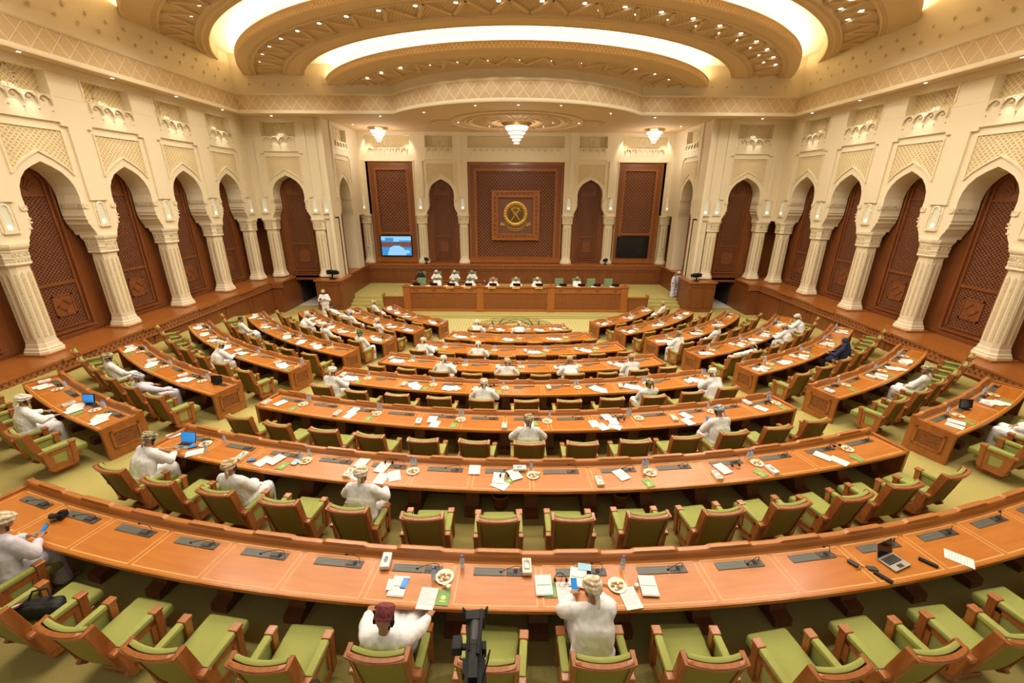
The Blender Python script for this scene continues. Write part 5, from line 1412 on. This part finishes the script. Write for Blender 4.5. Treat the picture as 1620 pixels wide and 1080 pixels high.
# robotic cameras on ledges
def pan_camera(T, label, small=False):
    e = empty('pan_camera'); m = MB(); m.box(-.13, .13, -.13, .13, 0, .05); m.lathe([(.05, .05), (.04, .28)], 10); m.build('mount', ['black'], e, bevel=.005)
    m = MB(); m.box(-.13, .13, -.28, .28, .28, .50); m.box(-.17, .17, -.36, -.26, .30, .46); m.lathe([(.07, 0), (.08, .16)], 12, 0, Matrix.Translation((0, -.3, .38)) @ Matrix.Rotation(R(90), 4, 'X')); m.box(.13, .2, -.1, .15, .34, .46); m.build('camera_body', ['black'], e, bevel=.01); tag(e, label, 'camera'); e.matrix_world = T
pan_camera(Matrix.Translation((-11.95, 26.95, 2.0)) @ Matrix.Rotation(1.2, 4, 'Z') @ Matrix.Scale(1.15, 4), 'black camera on the pedestal at the left of the podium')
pan_camera(Matrix.Translation((11.5, 26.95, 2.0)) @ Matrix.Rotation(-1.2, 4, 'Z'), 'black camera on the pedestal at the right of the podium')
pan_camera(Matrix.Translation((-7.1, 33.15, 2.05)) @ Matrix.Rotation(.4, 4, 'Z') @ Matrix.Scale(.9, 4), 'black camera at the foot of a front column beside the lit screen')
pan_camera(Matrix.Translation((6.9, 33.15, 2.05)) @ Matrix.Rotation(-.4, 4, 'Z') @ Matrix.Scale(.9, 4), 'black camera at the foot of a front column beside the dark screen')
for sg, side in ((-1, 'left'), (1, 'right')):
    e = empty('wall_phone', 'small white intercom on the outer front column, %s side' % side, 'intercom', (RX + sg * 11.5, 33.53, 3.15)); m = MB(); m.box(-.09, .09, -.05, .0, -.12, .12); m.build('body', ['offwhite'], e, bevel=.01); m = MB(); m.box(-.04, .04, -.07, -.05, .02, .10); m.build('lens', ['black'], e)
# chairs in the dark doorways
for sg, side in ((-1, 'left'), (1, 'right')):
    o = copy_tree(PC); o.matrix_world = Matrix.Translation((RX + sg * 13.45, 29.4, 0)) @ Matrix.Rotation(PI + sg * .8, 4, 'Z'); tag(o, 'green chair standing inside the dark %s doorway' % side, 'chair')

# ================================================================== THINGS ON THE DESKS
PROT = {}
def proto(kind):
    if kind in PROT: return PROT[kind]
    e = empty(kind); m = MB()
    if kind == 'tissue_box':
        m.box(-.06, .06, -.12, .12, 0, .055); m.build('box', ['offwhite'], e, bevel=.003, seg=1)
        q = MB(); q.box(-.035, .035, -.075, .075, .055, .0565); q.build('opening', ['ink'], e)
        t = MB(); t.add([(-.03, -.05, .056), (.03, -.06, .056), (.04, .0, .09), (.0, .06, .10), (-.03, .05, .056), (.02, .02, .062)], [(0, 1, 5), (1, 2, 5), (2, 3, 5), (3, 4, 5), (4, 0, 5)]); t.build('tissue', ['white'], e)
    elif kind == 'tissue_box_flat':
        m.box(-.06, .06, -.12, .12, 0, .055); m.build('box', ['white'], e, bevel=.003, seg=1); q = MB(); q.lathe([(.035, .055), (.035, .0565)], 12, 0, None, .8, 1.6); q.build('opening', ['ink'], e)
    elif kind == 'paper_sheets':
        m.box(-.105, .105, -.148, .148, 0, .004); m.build('sheet', ['white'], e)
        q = MB()
        for i in range(7): q.box(-.08, .08 - .05 * (i % 3 == 2), .10 - i * .03, .104 - i * .03, .004, .0045)
        q.build('print', ['ink'], e)
    elif kind == 'report':
        m.box(-.105, .105, -.148, .148, 0, .010); m.build('sheets', ['white'], e, bevel=.001, seg=1); q = MB(); q.box(-.09, .09, -.01, .005, .010, .0108); q.box(-.10, .10, -.14, -.132, .010, .0108, 1); q.build('print', ['teal', 'ink'], e)
    elif kind == 'spread_papers':
        for i, (x, y, a) in enumerate(((0, 0, 0), (.16, -.03, 22), (-.12, .06, -28))): m.box(-.105, .105, -.148, .148, i * .0022, i * .0022 + .002, 0, Matrix.Translation((x, y, 0)) @ Matrix.Rotation(R(a), 4, 'Z'))
        m.build('sheets', ['white'], e)
        q = MB(); T = Matrix.Translation((-.12, .06, 0)) @ Matrix.Rotation(R(-28), 4, 'Z')
        for i in range(6): q.box(-.07, .07, .09 - i * .03, .093 - i * .03, .0064, .0069, 0, T)
        q.build('print', ['ink'], e)
    elif kind == 'booklet':
        m.box(-.075, .075, -.105, .105, 0, .006); m.build('cover', ['green'], e); q = MB(); q.lathe([(.028, .006), (.028, .0066)], 14); q.box(-.035, .035, -.055, -.045, .006, .0066); q.build('crest', ['gold'], e)
    elif kind == 'snack_plate':
        m.lathe([(.06, 0), (.075, .003), (.115, .016), (.118, .018), (.110, .018), (.07, .008), (.001, .007)], 28, cap=False); m.build('plate', ['plate'], e, smooth=40)
        q = MB()
        for i in range(9):
            a = i * 2.4; r = .02 + .055 * ((i * 37 % 10) / 10); q.ball((r * math.cos(a), r * math.sin(a), .022), .018 + .004 * (i % 3), 7, i % 2, None, (1.3, .9, .7))
        q.build('snacks', ['food', 'plate'], e, smooth=50)
    elif kind == 'water_bottle':
        m.lathe([(.026, 0), (.029, .006), (.029, .05), (.027, .056), (.029, .062), (.029, .12), (.024, .145), (.013, .165), (.012, .178)], 14); m.build('body', ['water'], e, smooth=50)
        q = MB(); q.lathe([(.0155, .176), (.016, .198), (.014, .20)], 14); q.build('cap', ['blue'], e); q = MB(); q.lathe([(.0298, .07), (.0298, .11)], 14, cap=False); q.build('paper_label', ['maskblue'], e)
    elif kind == 'glass_cup':
        m.lathe([(.022, 0), (.028, .05), (.026, .05), (.021, .006), (.001, .006)], 14, cap=False); m.build('cup', ['plate'], e, smooth=50); q = MB(); q.lathe([(.001, .045), (.0275, .045), (.0275, .051), (.001, .052)], 14, cap=False); q.build('lid', ['offwhite'], e)
    elif kind == 'headphones':
        pts = [(.075 * math.cos(a), .085 * math.sin(a), .02 + .012 * math.sin(a)) for a in [PI * (-.05 + 1.1 * i / 14) for i in range(15)]]
        m.tube(pts, .006, 6); m.build('headband', ['black'], e, smooth=50)
        for sg in (-1, 1): q = MB(); q.ball((sg * .073, -.015, .028), .032, 10, 0, None, (.6, 1, .85)); q.build('ear_cup', ['black'], e, smooth=50)
        q = MB(); q.tube([(.07, -.04, .01), (.03, -.10, .004), (-.03, -.08, .004), (.0, -.02, .004), (.05, .12, .004)], .0025, 4); q.build('cable', ['black'], e)
    elif kind == 'face_mask':
        m.box(-.045, .045, -.08, .08, 0, .006); m.build('cloth', ['white'], e, bevel=.002, seg=1); q = MB()
        for sg in (-1, 1): q.tube([(-.04, sg * .08, .004), (-.02, sg * .115, .004), (.02, sg * .115, .004), (.04, sg * .08, .004)], .0015, 4)
        q.build('ear_loops', ['white'], e)
    elif kind == 'blue_face_mask':
        m.box(-.055, .055, -.085, .085, 0, .010); m.build('cloth', ['maskblue'], e, bevel=.004); q = MB(); q.tube([(-.04, .085, .004), (-.02, .12, .004), (.02, .12, .004), (.04, .085, .004)], .0015, 4); q.build('ear_loop', ['white'], e)
    elif kind == 'phone':
        m.box(-.037, .037, -.076, .076, 0, .009); m.build('case', ['black'], e, bevel=.004); q = MB(); q.box(-.034, .034, -.07, .07, .009, .0095); q.build('screen', ['screenblue'], e)
    elif kind == 'pencils':
        m.tube([(-.09, 0, .005), (.09, .01, .005)], .0045, 6); m.tube([(-.085, .02, .005), (.09, .035, .005)], .0045, 6); m.build('shaft', ['food'], e); q = MB(); q.tube([(.09, .01, .005), (.10, .0105, .005)], [.0045, .001], 6); q.tube([(.09, .035, .005), (.10, .036, .005)], [.0045, .001], 6); q.build('tip', ['black'], e)
    elif kind in ('laptop', 'open_laptop'):
        m.box(-.16, .16, -.11, .11, 0, .015); m.build('base', ['silver'], e, bevel=.003); q = MB()
        for r_ in range(5):
            for c in range(12): q.box(-.135 + c * .0225, -.117 + c * .0225, -.02 + r_ * .022, -.002 + r_ * .022, .015, .017)
        q.build('keyboard', ['black'], e)
        T = Matrix.Translation((0, .11, .012)) @ Matrix.Rotation(R(-16), 4, 'X'); q = MB(); q.box(-.16, .16, 0, .008, 0, .215, 0, T); lid = q.build('lid', ['silver' if kind == 'laptop' else 'black'], e)
        q = MB(); q.box(-.152, .152, -.0015, 0, .01, .207, 0, T); q.build('screen', ['tv' if kind == 'laptop' else 'screenblue'], lid)
        q = MB(); q.box(-.05, .05, -.095, -.045, .015, .0156); q.build('touchpad', ['darkgrey'], e)
    elif kind == 'tablet_screen' or kind == 'lit_tablet_screen':
        T = Matrix.Rotation(R(-12), 4, 'X'); m.box(-.15, .15, -.012, .012, .02, .24, 0, T); m.build('housing', ['black'], e, bevel=.006); q = MB(); q.box(-.135, .135, -.0135, -.012, .035, .225, 0, T); q.build('screen', ['screenblue' if kind[0] == 'l' else 'tv'], e); q = MB(); q.box(-.08, .08, -.06, .08, 0, .012); q.build('foot', ['black'], e)
    elif kind == 'photo_camera':
        m.box(-.07, .07, -.035, .035, 0, .09); m.box(-.03, .03, -.03, .03, .09, .115); m.build('body', ['black'], e, bevel=.008); q = MB(); q.lathe([(.036, 0), (.038, .05), (.042, .10), (.040, .125)], 18, 0, Matrix.Translation((0, -.03, .045)) @ Matrix.Rotation(R(90), 4, 'X')); q.build('lens', ['darkgrey'], e, smooth=40)
        q = MB(); q.tube([(.07, 0, .07), (.12, -.03, .01), (.10, -.1, .006), (.04, -.07, .006)], .006, 5); q.build('strap', ['black'], e)
    elif kind == 'remote_control':
        m.box(-.028, .028, -.10, .10, 0, .028); m.build('body', ['black'], e, bevel=.008); q = MB()
        for i in range(5):
            for j in (-1, 0, 1): q.box(j * .014 - .004, j * .014 + .004, -.06 + i * .022, -.05 + i * .022, .028, .031)
        q.build('buttons', ['darkgrey'], e)
    elif kind == 'adapter_box':
        m.box(-.035, .035, -.06, .06, 0, .02); m.build('body', ['darkgrey'], e, bevel=.005); q = MB(); q.tube([(0, .06, .008), (.02, .12, .006), (-.04, .16, .006), (-.06, .22, .006)], .003, 5); q.build('cable', ['black'], e)
    elif kind == 'wicker_bin':
        m.lathe([(.12, 0), (.15, .30), (.155, .31), (.14, .31), (.112, .02), (.001, .02)], 20, cap=False); m.build('basket', ['deskdark'], e, smooth=40); q = MB(); q.lathe([(.153, .29), (.162, .30), (.155, .315)], 20, cap=False); q.build('rim', ['chairwood'], e); q = MB(); q.lathe([(.128, .10), (.136, .11), (.132, .12)], 20, cap=False); q.build('hoop', ['chairwood'], e)
    PROT[kind] = [e, False]; return PROT[kind]
CATS = {'tissue_box': 'tissue box', 'tissue_box_flat': 'tissue box', 'paper_sheets': 'papers', 'report': 'papers', 'spread_papers': 'papers', 'booklet': 'booklet', 'snack_plate': 'plate', 'water_bottle': 'water bottle', 'glass_cup': 'cup', 'headphones': 'headphones', 'face_mask': 'face mask', 'blue_face_mask': 'face mask', 'phone': 'phone', 'pencils': 'pencils', 'laptop': 'laptop', 'open_laptop': 'laptop', 'tablet_screen': 'desk screen', 'lit_tablet_screen': 'desk screen', 'photo_camera': 'camera', 'remote_control': 'handheld radio', 'adapter_box': 'adapter', 'wicker_bin': 'waste bin'}
DESC = {'tissue_box': 'cream tissue box', 'tissue_box_flat': 'white tissue box', 'paper_sheets': 'white sheet of paper', 'report': 'white printed report', 'spread_papers': 'spread of white papers', 'booklet': 'green booklet', 'snack_plate': 'round plate of snacks', 'water_bottle': 'blue-capped water bottle', 'glass_cup': 'small lidded cup', 'headphones': 'black headphones', 'face_mask': 'white face mask', 'blue_face_mask': 'blue face mask', 'phone': 'phone with blue screen', 'pencils': 'pair of yellow pencils', 'laptop': 'open silver laptop', 'open_laptop': 'laptop with blue screen', 'tablet_screen': 'upright dark desk screen', 'lit_tablet_screen': 'upright desk screen lit blue', 'photo_camera': 'black photo camera with strap', 'remote_control': 'black handheld radio', 'adapter_box': 'small dark adapter', 'wicker_bin': 'dark round waste bin'}
SEEN = {}
REACH = {'paper_sheets': .17, 'report': .17, 'spread_papers': .24, 'booklet': .12, 'tissue_box': .13, 'tissue_box_flat': .13, 'headphones': .14, 'laptop': .2, 'open_laptop': .2, 'photo_camera': .16, 'adapter_box': .22}
def put(kind, key, ang, dr, rot=0, dz=0.0):
    e, us = proto(kind); o = e if not us else copy_tree(e); PROT[kind][1] = True
    k = key[1]; dr = max(dr, -.60)
    if kind == 'snack_plate': dr = max(dr, -.43)
    if dr - REACH.get(kind, .1) < -.46 and kind not in ('snack_plate', 'water_bottle'): dz += .0105
    o.matrix_world = facing(RU[k] + dr, ang, ZT[k] + .002 + dz, rot)
    i = nearest(key, ang); L_ = SEATS[key]; off = (ang - L_[i]) / PITCHA[key]
    nm = PUTNAME.get(kind, kind); o.name = nm
    base = '%s at seat %s from left, %s' % (DESC[kind], NUM[i + 1], desk_name(key))
    SEEN.setdefault(base, []).append((o, off, dr, kind)); o['category'] = CATS[kind]
    o['group'] = {'water_bottle': 'water bottles on the desks', 'snack_plate': 'snack plates on the desks', 'booklet': 'green booklets on the desks'}.get(kind, CATS[kind] + ' on the desks')
    return o
PUTNAME = {'tissue_box_flat': 'tissue_box', 'open_laptop': 'laptop', 'tablet_screen': 'desk_screen', 'lit_tablet_screen': 'desk_screen', 'blue_face_mask': 'face_mask'}
HAND = [(1, 'tissue', -4.58, -0.6, -8), (1, 'tissue', -0.34, -0.69, 12), (1, 'paper', -3.95, -0.26, -5), (1, 'paper', -3.06, -0.12, -5), (1, 'paper', 0.12, -0.34, 2), (1, 'paper', 0.71, -0.25, 4), (1, 'paper', 1.13, -0.45, -12), (1, 'paper', 2.45, -0.15, 10), (1, 'paper', 3.07, -0.3, -3), (1, 'paper', 12.89, -0.15, 48), (1, 'booklet', -2.63, -0.14, -4), (1, 'booklet', 0.28, -0.28, 2), (1, 'plate', -2.72, -0.47), (1, 'plate', 2.2, -0.33), (1, 'cup', -2.66, -0.3), (1, 'cup', -2.54, -0.27), (1, 'cup', 2.73, -0.3), (1, 'bottle', -3.02, -0.4), (1, 'bottle', -2.27, -0.66), (1, 'bottle', 2.53, -0.7), (1, 'headphones', 0.61, -0.4), (1, 'mask', -4.19, -0.27, 5), (1, 'mask', 1.38, -0.61, 80), (1, 'pen', 1.82, -0.33, -25), (1, 'camera', -16.25, -0.45), (1, 'laptop', 10.77, -0.27, 28), (1, 'remote', 11.77, -0.18, 30), (1, 'remote', 9.93, -0.1, 25), (1, 'adapter', 9.51, -0.35, 20), (1, 'adapter', 9.91, -0.24, 70), (1, 'phone', -3.81, -0.3, -3), (2, 'laptopblue', -17.38, -0.26, -25), (2, 'paper', -16.31, -0.14, -60), (2, 'paper', -18.77, -0.49, -40), (2, 'paper', -12.57, -0.25, -25), (2, 'paper', -12.07, -0.34, -25), (2, 'paper', -7.97, -0.57, -12), (2, 'paper', -6.87, -0.47, -15), (2, 'paper', -7.74, -0.23, -30), (2, 'paper', -6.61, -0.17, -10), (2, 'paper', -6.1, -0.27, 20), (2, 'paper', -2.59, -0.57, 0), (2, 'paper', -1.45, -0.34, -5), (2, 'paper', -0.75, -0.44, 25), (2, 'paper', -1.37, -0.16, 60), (2, 'paper', 4.07, -0.4, 25), (2, 'paper', 8.89, -0.38, 20), (2, 'paper', 14.32, -0.35, 40), (2, 'paper', 14.75, -0.16, 35), (2, 'tissue', -13.82, -0.27, -20), (2, 'tissue', -8.16, -0.21, -15), (2, 'tissue', -0.52, -0.71, 90), (2, 'tissue', 2.95, -0.22, 8), (2, 'tissue', 8.3, -0.19, 15), (2, 'tissue', 11.03, -0.18, 35), (2, 'booklet', -11.45, -0.21, -15), (2, 'booklet', -0.97, -0.29, -50), (2, 'booklet', 5.07, -0.14, 20), (2, 'booklet', 10.38, -0.15, 30), (2, 'booklet', 15.76, -0.14, 35), (2, 'plate', -16.48, -0.49), (2, 'plate', -10.67, -0.61), (2, 'plate', -5.38, -0.56), (2, 'plate', 0.08, -0.57), (2, 'plate', 5.44, -0.53), (2, 'plate', 10.77, -0.56), (2, 'plate', 16.08, -0.46), (2, 'bottle', -15.91, -0.26), (2, 'bottle', -16.03, -0.7), (2, 'bottle', -10.94, -0.46), (2, 'bottle', -10.83, -0.75), (2, 'bottle', -5.57, -0.69), (2, 'bottle', -5.42, -0.7), (2, 'bottle', 0.02, -0.7), (2, 'bottle', 5.27, -0.7), (2, 'bottle', 5.39, -0.7), (2, 'bottle', 10.61, -0.7), (2, 'bottle', 10.75, -0.69), (2, 'mask', -11.05, -0.35, 0), (2, 'headphones', -6.66, -0.66), (2, 'headphones', -1.2, -0.38), (2, 'headphones', 9.55, -0.4), (2, 'headphones', 15.7, -0.54), (2, 'cup', -5.49, -0.41), (2, 'cup', 0.33, -0.44), (2, 'cup', 5.11, -0.38), (2, 'phone', -16.82, -0.27, -40), (2, 'phone', -13.16, -0.22, -60), (3, 'tissue', -18.33, -0.21, -30), (3, 'tissue', -12.62, -0.22, -20), (3, 'tissue', -6.95, -0.22, -12), (3, 'tissue', -1.43, -0.18, 5), (3, 'tissue', 9.71, -0.29, 20), (3, 'tissue', 16.04, -0.68, 40), (3, 'paper', -17.38, -0.31, -30), (3, 'paper', -11.8, -0.45, -20), (3, 'paper', -11.75, -0.23, -20), (3, 'paper', -6.17, -0.36, -5), (3, 'paper', -5.85, -0.17, -10), (3, 'paper', 0.13, -0.33, 0), (3, 'paper', 4.32, -0.29, 10), (3, 'paper', 5.37, -0.56, 15), (3, 'paper', 4.74, -0.14, 25), (3, 'paper', 5.53, -0.12, 60), (3, 'paper', 5.61, -0.34, 5), (3, 'paper', 10.7, -0.37, 30), (3, 'paper', 10.41, -0.11, 20), (3, 'paper', 16.44, -0.28, 35), (3, 'booklet', -16.0, -0.18, -25), (3, 'booklet', -10.33, -0.18, -18), (3, 'booklet', -4.65, -0.17, -8), (3, 'booklet', 0.46, -0.33, 20), (3, 'booklet', 17.92, -0.15, 30), (3, 'plate', -15.75, -0.56), (3, 'plate', -10.07, -0.58), (3, 'plate', -4.32, -0.58), (3, 'plate', 1.33, -0.54), (3, 'plate', 7.44, -0.64), (3, 'plate', 12.79, -0.51), (3, 'plate', 18.05, -0.39), (3, 'bottle', -15.74, -0.67), (3, 'bottle', -15.61, -0.69), (3, 'bottle', -10.2, -0.7), (3, 'bottle', -10.07, -0.71), (3, 'bottle', -4.47, -0.7), (3, 'bottle', -4.3, -0.71), (3, 'bottle', 1.54, -0.69), (3, 'bottle', 6.83, -0.7), (3, 'bottle', 7.0, -0.69), (3, 'bottle', 12.81, -0.64), (3, 'bottle', 17.89, -0.67), (3, 'bottle', 18.02, -0.65), (3, 'headphones', 6.13, -0.35), (3, 'headphones', 17.32, -0.4), (3, 'cup', -10.33, -0.4), (3, 'cup', -4.5, -0.37)]
KN = {'tissue': 'tissue_box', 'paper': 'paper_sheets', 'booklet': 'booklet', 'plate': 'snack_plate', 'cup': 'glass_cup', 'bottle': 'water_bottle', 'headphones': 'headphones', 'mask': 'face_mask', 'pen': 'pencils', 'camera': 'photo_camera', 'laptop': 'laptop', 'remote': 'remote_control', 'adapter': 'adapter_box', 'phone': 'phone', 'laptopblue': 'open_laptop'}
lastb = [0, -99]
for idx, t in enumerate(HAND):
    k, kn, ang, dr = t[:4]; rot = t[4] if len(t) > 4 else 0; kind = KN[kn]
    if kind == 'paper_sheets' and (k == 1 and idx % 2 == 0): kind = 'report'
    if kind == 'face_mask' and ((k == 1 and ang > 0) or k == 2): kind = 'blue_face_mask'
    if kind == 'tissue_box' and idx % 3 == 0: kind = 'tissue_box_flat'
    if kind in ('tissue_box', 'tissue_box_flat'): rot = rot * 0 + (90 if rot == 90 else 8 - (idx * 7) % 17)
    if kind in ('paper_sheets', 'report', 'booklet'): rot = rot - ang if abs(rot) < 80 else 60
    if kind == 'photo_camera': rot = -60
    if kind == 'laptop': rot = 10
    if kind == 'open_laptop': rot = 12
    if kind == 'water_bottle':
        if lastb[0] == k and abs(ang - lastb[1]) * RU[k] / 57.3 < .075: ang = lastb[1] + .075 * 57.3 / RU[k]
        lastb = [k, ang]
    dz = .012 if kind == 'phone' else .0007 * (idx % 9) if kind in ('paper_sheets', 'report', 'booklet') else .012 if kind in ('headphones', 'face_mask', 'blue_face_mask') else 0
    put(kind, ('c', k), ang, max(-.62, dr) if kind == 'water_bottle' else dr, rot, dz)
# farther rows: the same service at every second place
random.seed(5)
for key, A in SEATS.items():
    s, k = key
    if s == 'c' and k <= 3: continue
    st = PITCHA[key]; m_ = 1 / RU[k] * 57.3
    for i in range(0, len(A), 2):
        a = A[i]
        if random.random() < .9: put('tissue_box' if random.random() < .5 else 'tissue_box_flat', key, a - .36 * m_, -.25 - random.random() * .2, random.uniform(-15, 15))
        r = random.random()
        if r < .45: put('paper_sheets', key, a - .12 * m_, -.24, random.uniform(-10, 10)); put('paper_sheets', key, a + .1 * m_, -.30, random.uniform(-10, 20), .005)
        elif r < .9: put('spread_papers', key, a - .02 * m_, -.27, random.uniform(-25, 25))
        if random.random() < .7: put('booklet', key, a + .36 * m_, -.18, random.uniform(-12, 12))
        b = a + st * .48
        put('snack_plate', key, b, -.50)
        put('water_bottle', key, b - .06 * m_, -.61)
        if random.random() < .55: put('water_bottle', key, b + .03 * m_, -.61)
        if random.random() < .35: put('headphones', key, a + .12 * m_, -.52, random.uniform(-60, 60))
        if random.random() < .35 and i + 1 < len(A): put('spread_papers', key, A[i + 1], -.27, random.uniform(-40, 40))
put('lit_tablet_screen', ('l', 2), SEATS[('l', 2)][2], -.52, 25); put('tablet_screen', ('l', 3), SEATS[('l', 3)][5], -.5, 25); put('tablet_screen', ('r', 2), SEATS[('r', 2)][1], -.5, -30)
for base, L_ in SEEN.items():
    if len(L_) == 1: L_[0][0]['label'] = base; continue
    L_.sort(key=lambda t: t[1]); n = len(L_)
    for j, (o, off, dr, kind) in enumerate(L_):
        w_ = ('left ', 'right ')[j] if n == 2 else ('leftmost ', 'middle ', 'rightmost ')[j] if n == 3 else ('leftmost ', 'second ', 'third ', 'fourth ', 'fifth ', 'rightmost ')[j if j < n - 1 else 5]
        o['label'] = w_ + base
# bins under the desks
for a, k in ((-.1 + 0, 2), (4.7, 2), (-.3, 1)):
    a = {(-.1, 2): -1.4, (4.7, 2): 4.2, (-.3, 1): 2.5}[(a, k)]
    e, us = proto('wicker_bin'); o = e if not us else copy_tree(e); PROT['wicker_bin'][1] = True; o.matrix_world = facing(RU[k] - .48, a, ZF[k] + .002); o.name = 'waste_bin'
    tag(o, 'dark round waste bin on the floor under seat %s, %s' % (NUM[nearest(('c', k), a) + 1], desk_name(('c', k))), 'waste bin', 'waste bins under the desks')
# phones held by people
def held_phone(k, ang, d, label):
    e, us = proto('phone'); o = copy_tree(e); P = POSES['phone']; h = (P.hd[-1] + P.hd[1]) / 2
    o.matrix_world = facing(RU[k] + chair_offset(k), ang, ZF[k]) @ Matrix.Translation(h + Vector((0, .10, .02))) @ Matrix.Rotation(R(40), 4, 'X'); tag(o, label, 'phone')
held_phone(1, SEATS[('c', 1)][1], 0, 'phone held by the person at the left end of the nearest desk')
held_phone(3, SEATS[('c', 3)][nearest(('c', 3), 11.3)], 0, 'phone held by the person at right half of third central desk')
held_phone(5, SEATS[('c', 5)][nearest(('c', 5), 12.3)], 0, 'phone held by the person at right half of fifth central desk')
P = POSES['lean']; o = copy_tree(PROT['phone'][0]); o.matrix_world = facing(RU[1] + chair_offset(1), 1.21, ZF[1]) @ Matrix.Translation(P.hd[-1] + Vector((.03, .10, .02))) @ Matrix.Rotation(R(25), 4, 'X'); tag(o, 'phone held by the white-robed person leaning over the nearest desk', 'phone')
# bag on a chair of the nearest row
BAGSEAT = SEATS[('c', 1)][2]
e = empty('shoulder_bag', 'black shoulder bag with a maroon tag lying on a green chair', 'bag')
b = Blob(); b.cap((-.17, 0, .10), (.17, 0, .10), .11, .11); b.cap((-.16, .04, .13), (.16, .06, .13), .09, .08); b.cap((-.10, -.05, .17), (.10, -.05, .17), .035, .035); me = b.mesh('bag_body', 'black', .012, 3, .008, 2); link(me, 'bag_body', e)
m = MB(); m.tube([(-.14, .05, .20), (-.10, .10, .30), (.05, .12, .31), (.12, .06, .21)], .012, 6); m.build('strap', ['black'], e); m = MB(); TG = Matrix.Translation((-.19, -.03, .225)) @ Matrix.Rotation(R(-22), 4, 'Y'); m.box(-.07, .07, -.045, .045, 0, .008, 0, TG); m.box(-.05, .05, -.012, .012, .008, .010, 1, TG); m.build('luggage_tag', ['maroon', 'white'], e)
e.matrix_world = facing(RU[1] + chair_offset(1) + .20, BAGSEAT, ZF[1]) @ Matrix.Translation((-.02, -.05 + 0, .475)) @ Matrix.Rotation(R(20), 4, 'Z')

# video camera on its tall tripod right below the viewer
e = empty('video_camera', 'black video camera on a tripod, close to the viewer at the bottom edge', 'camera')
T = Matrix.Translation((-.575, 1.66, 4.74)) @ Matrix.Rotation(R(3), 4, 'Z') @ Matrix.Scale(.86, 4)
m = MB(); m.box(-.055, .055, -.20, .16, -.08, .08); m.box(-.045, .045, -.30, -.2, -.06, .09); m.box(-.03, .03, -.12, .12, .10, .13); m.box(-.03, .03, -.12, -.09, .08, .13); m.box(-.03, .03, .09, .12, .08, .13); m.box(.05, .075, -.1, .1, -.05, .03); m.box(.055, .085, .1, .16, -.02, .06); m.box(-.075, -.05, -.05, .05, .0, .06)
for i in range(5): m.box(-.035, .035, -.28 + i * .014, -.275 + i * .014, .09, .096)
m.build('camera_body', ['black'], e, bevel=.008)
m = MB(); m.lathe([(.045, 0), (.05, .08), (.045, .16), (.055, .2)], 18, 0, Matrix.Translation((0, .14, 0)) @ Matrix.Rotation(R(-90), 4, 'X')); m.build('lens', ['darkgrey'], e, smooth=40)
m = MB(); m.box(-.07, .07, .33, .40, -.055, .055); 
for sg in (-1, 1): m.prism([(sg * .060, .03), (sg * .068, .03), (sg * .098, .085), (sg * .090, .09)], .35, .40)
m.build('matte_box', ['black'], e)
m = MB(); m.box(-.155, -.085, .10, .20, .0, .075); m.box(-.09, -.05, .12, .16, .02, .05); m.build('viewfinder', ['black'], e, bevel=.01)
m = MB(); m.tube([(.03, .02, .13), (.05, .25, .15), (.05, .33, .14)], .014, 8); m.tube([(.06, -.1, .05), (.10, .0, .12), (.11, .12, .02), (.07, .1, -.08), (.09, -.15, -.1)], .006, 6); m.tube([(-.03, .05, .13), (-.05, .2, .16)], .01, 6); m.build('shotgun_microphone', ['black'], e, smooth=40)
m = MB(); m.box(-.03, .03, -.26, -.22, .09, .11); m.build('badge', ['silver'], e)
m = MB(); m.box(-.06, .06, -.12, .12, -.16, -.08); m.lathe([(.05, -.26), (.06, -.16)], 12); m.tube([(.05, -.05, -.13), (.16, -.35, -.2), (.2, -.5, -.24)], .012, 8); m.build('fluid_head', ['darkgrey'], e, bevel=0)
for i in range(3):
    a = R(30 + 120 * i); m = MB(); m.tube([(0, 0, -.26), (.45 * math.cos(a), .45 * math.sin(a), -1.5), (.95 * math.cos(a), .95 * math.sin(a), -2.81)], [.03, .024, .016], 8); m.build('leg', ['black'], e)
e.matrix_world = T
e = empty('microphone_stand', 'black foam-covered microphone on a stand at the bottom edge, left of the video camera', 'microphone')
m = MB(); m.tube([(0, 0, 0), (.02, .12, .03)], [.03, .034], 10); m.ball((.02, .13, .03), .036, 10); m.build('foam_head', ['black'], e, smooth=50); m = MB(); m.ball((.09, .02, -.02), .045, 12, 0, None, (1, 1.1, .8)); m.build('clamp', ['darkgrey'], e, smooth=50)
m = MB(); m.tube([(.09, .0, -.03), (.09, -.02, -3.1)], .012, 8); m.lathe([(.16, -3.14), (.15, -3.10), (.02, -3.08)], 16, 0, Matrix.Translation((.09, -.02, 0))); m.build('pole', ['black'], e)
e.location = (-1.34, 1.24, 5.04)
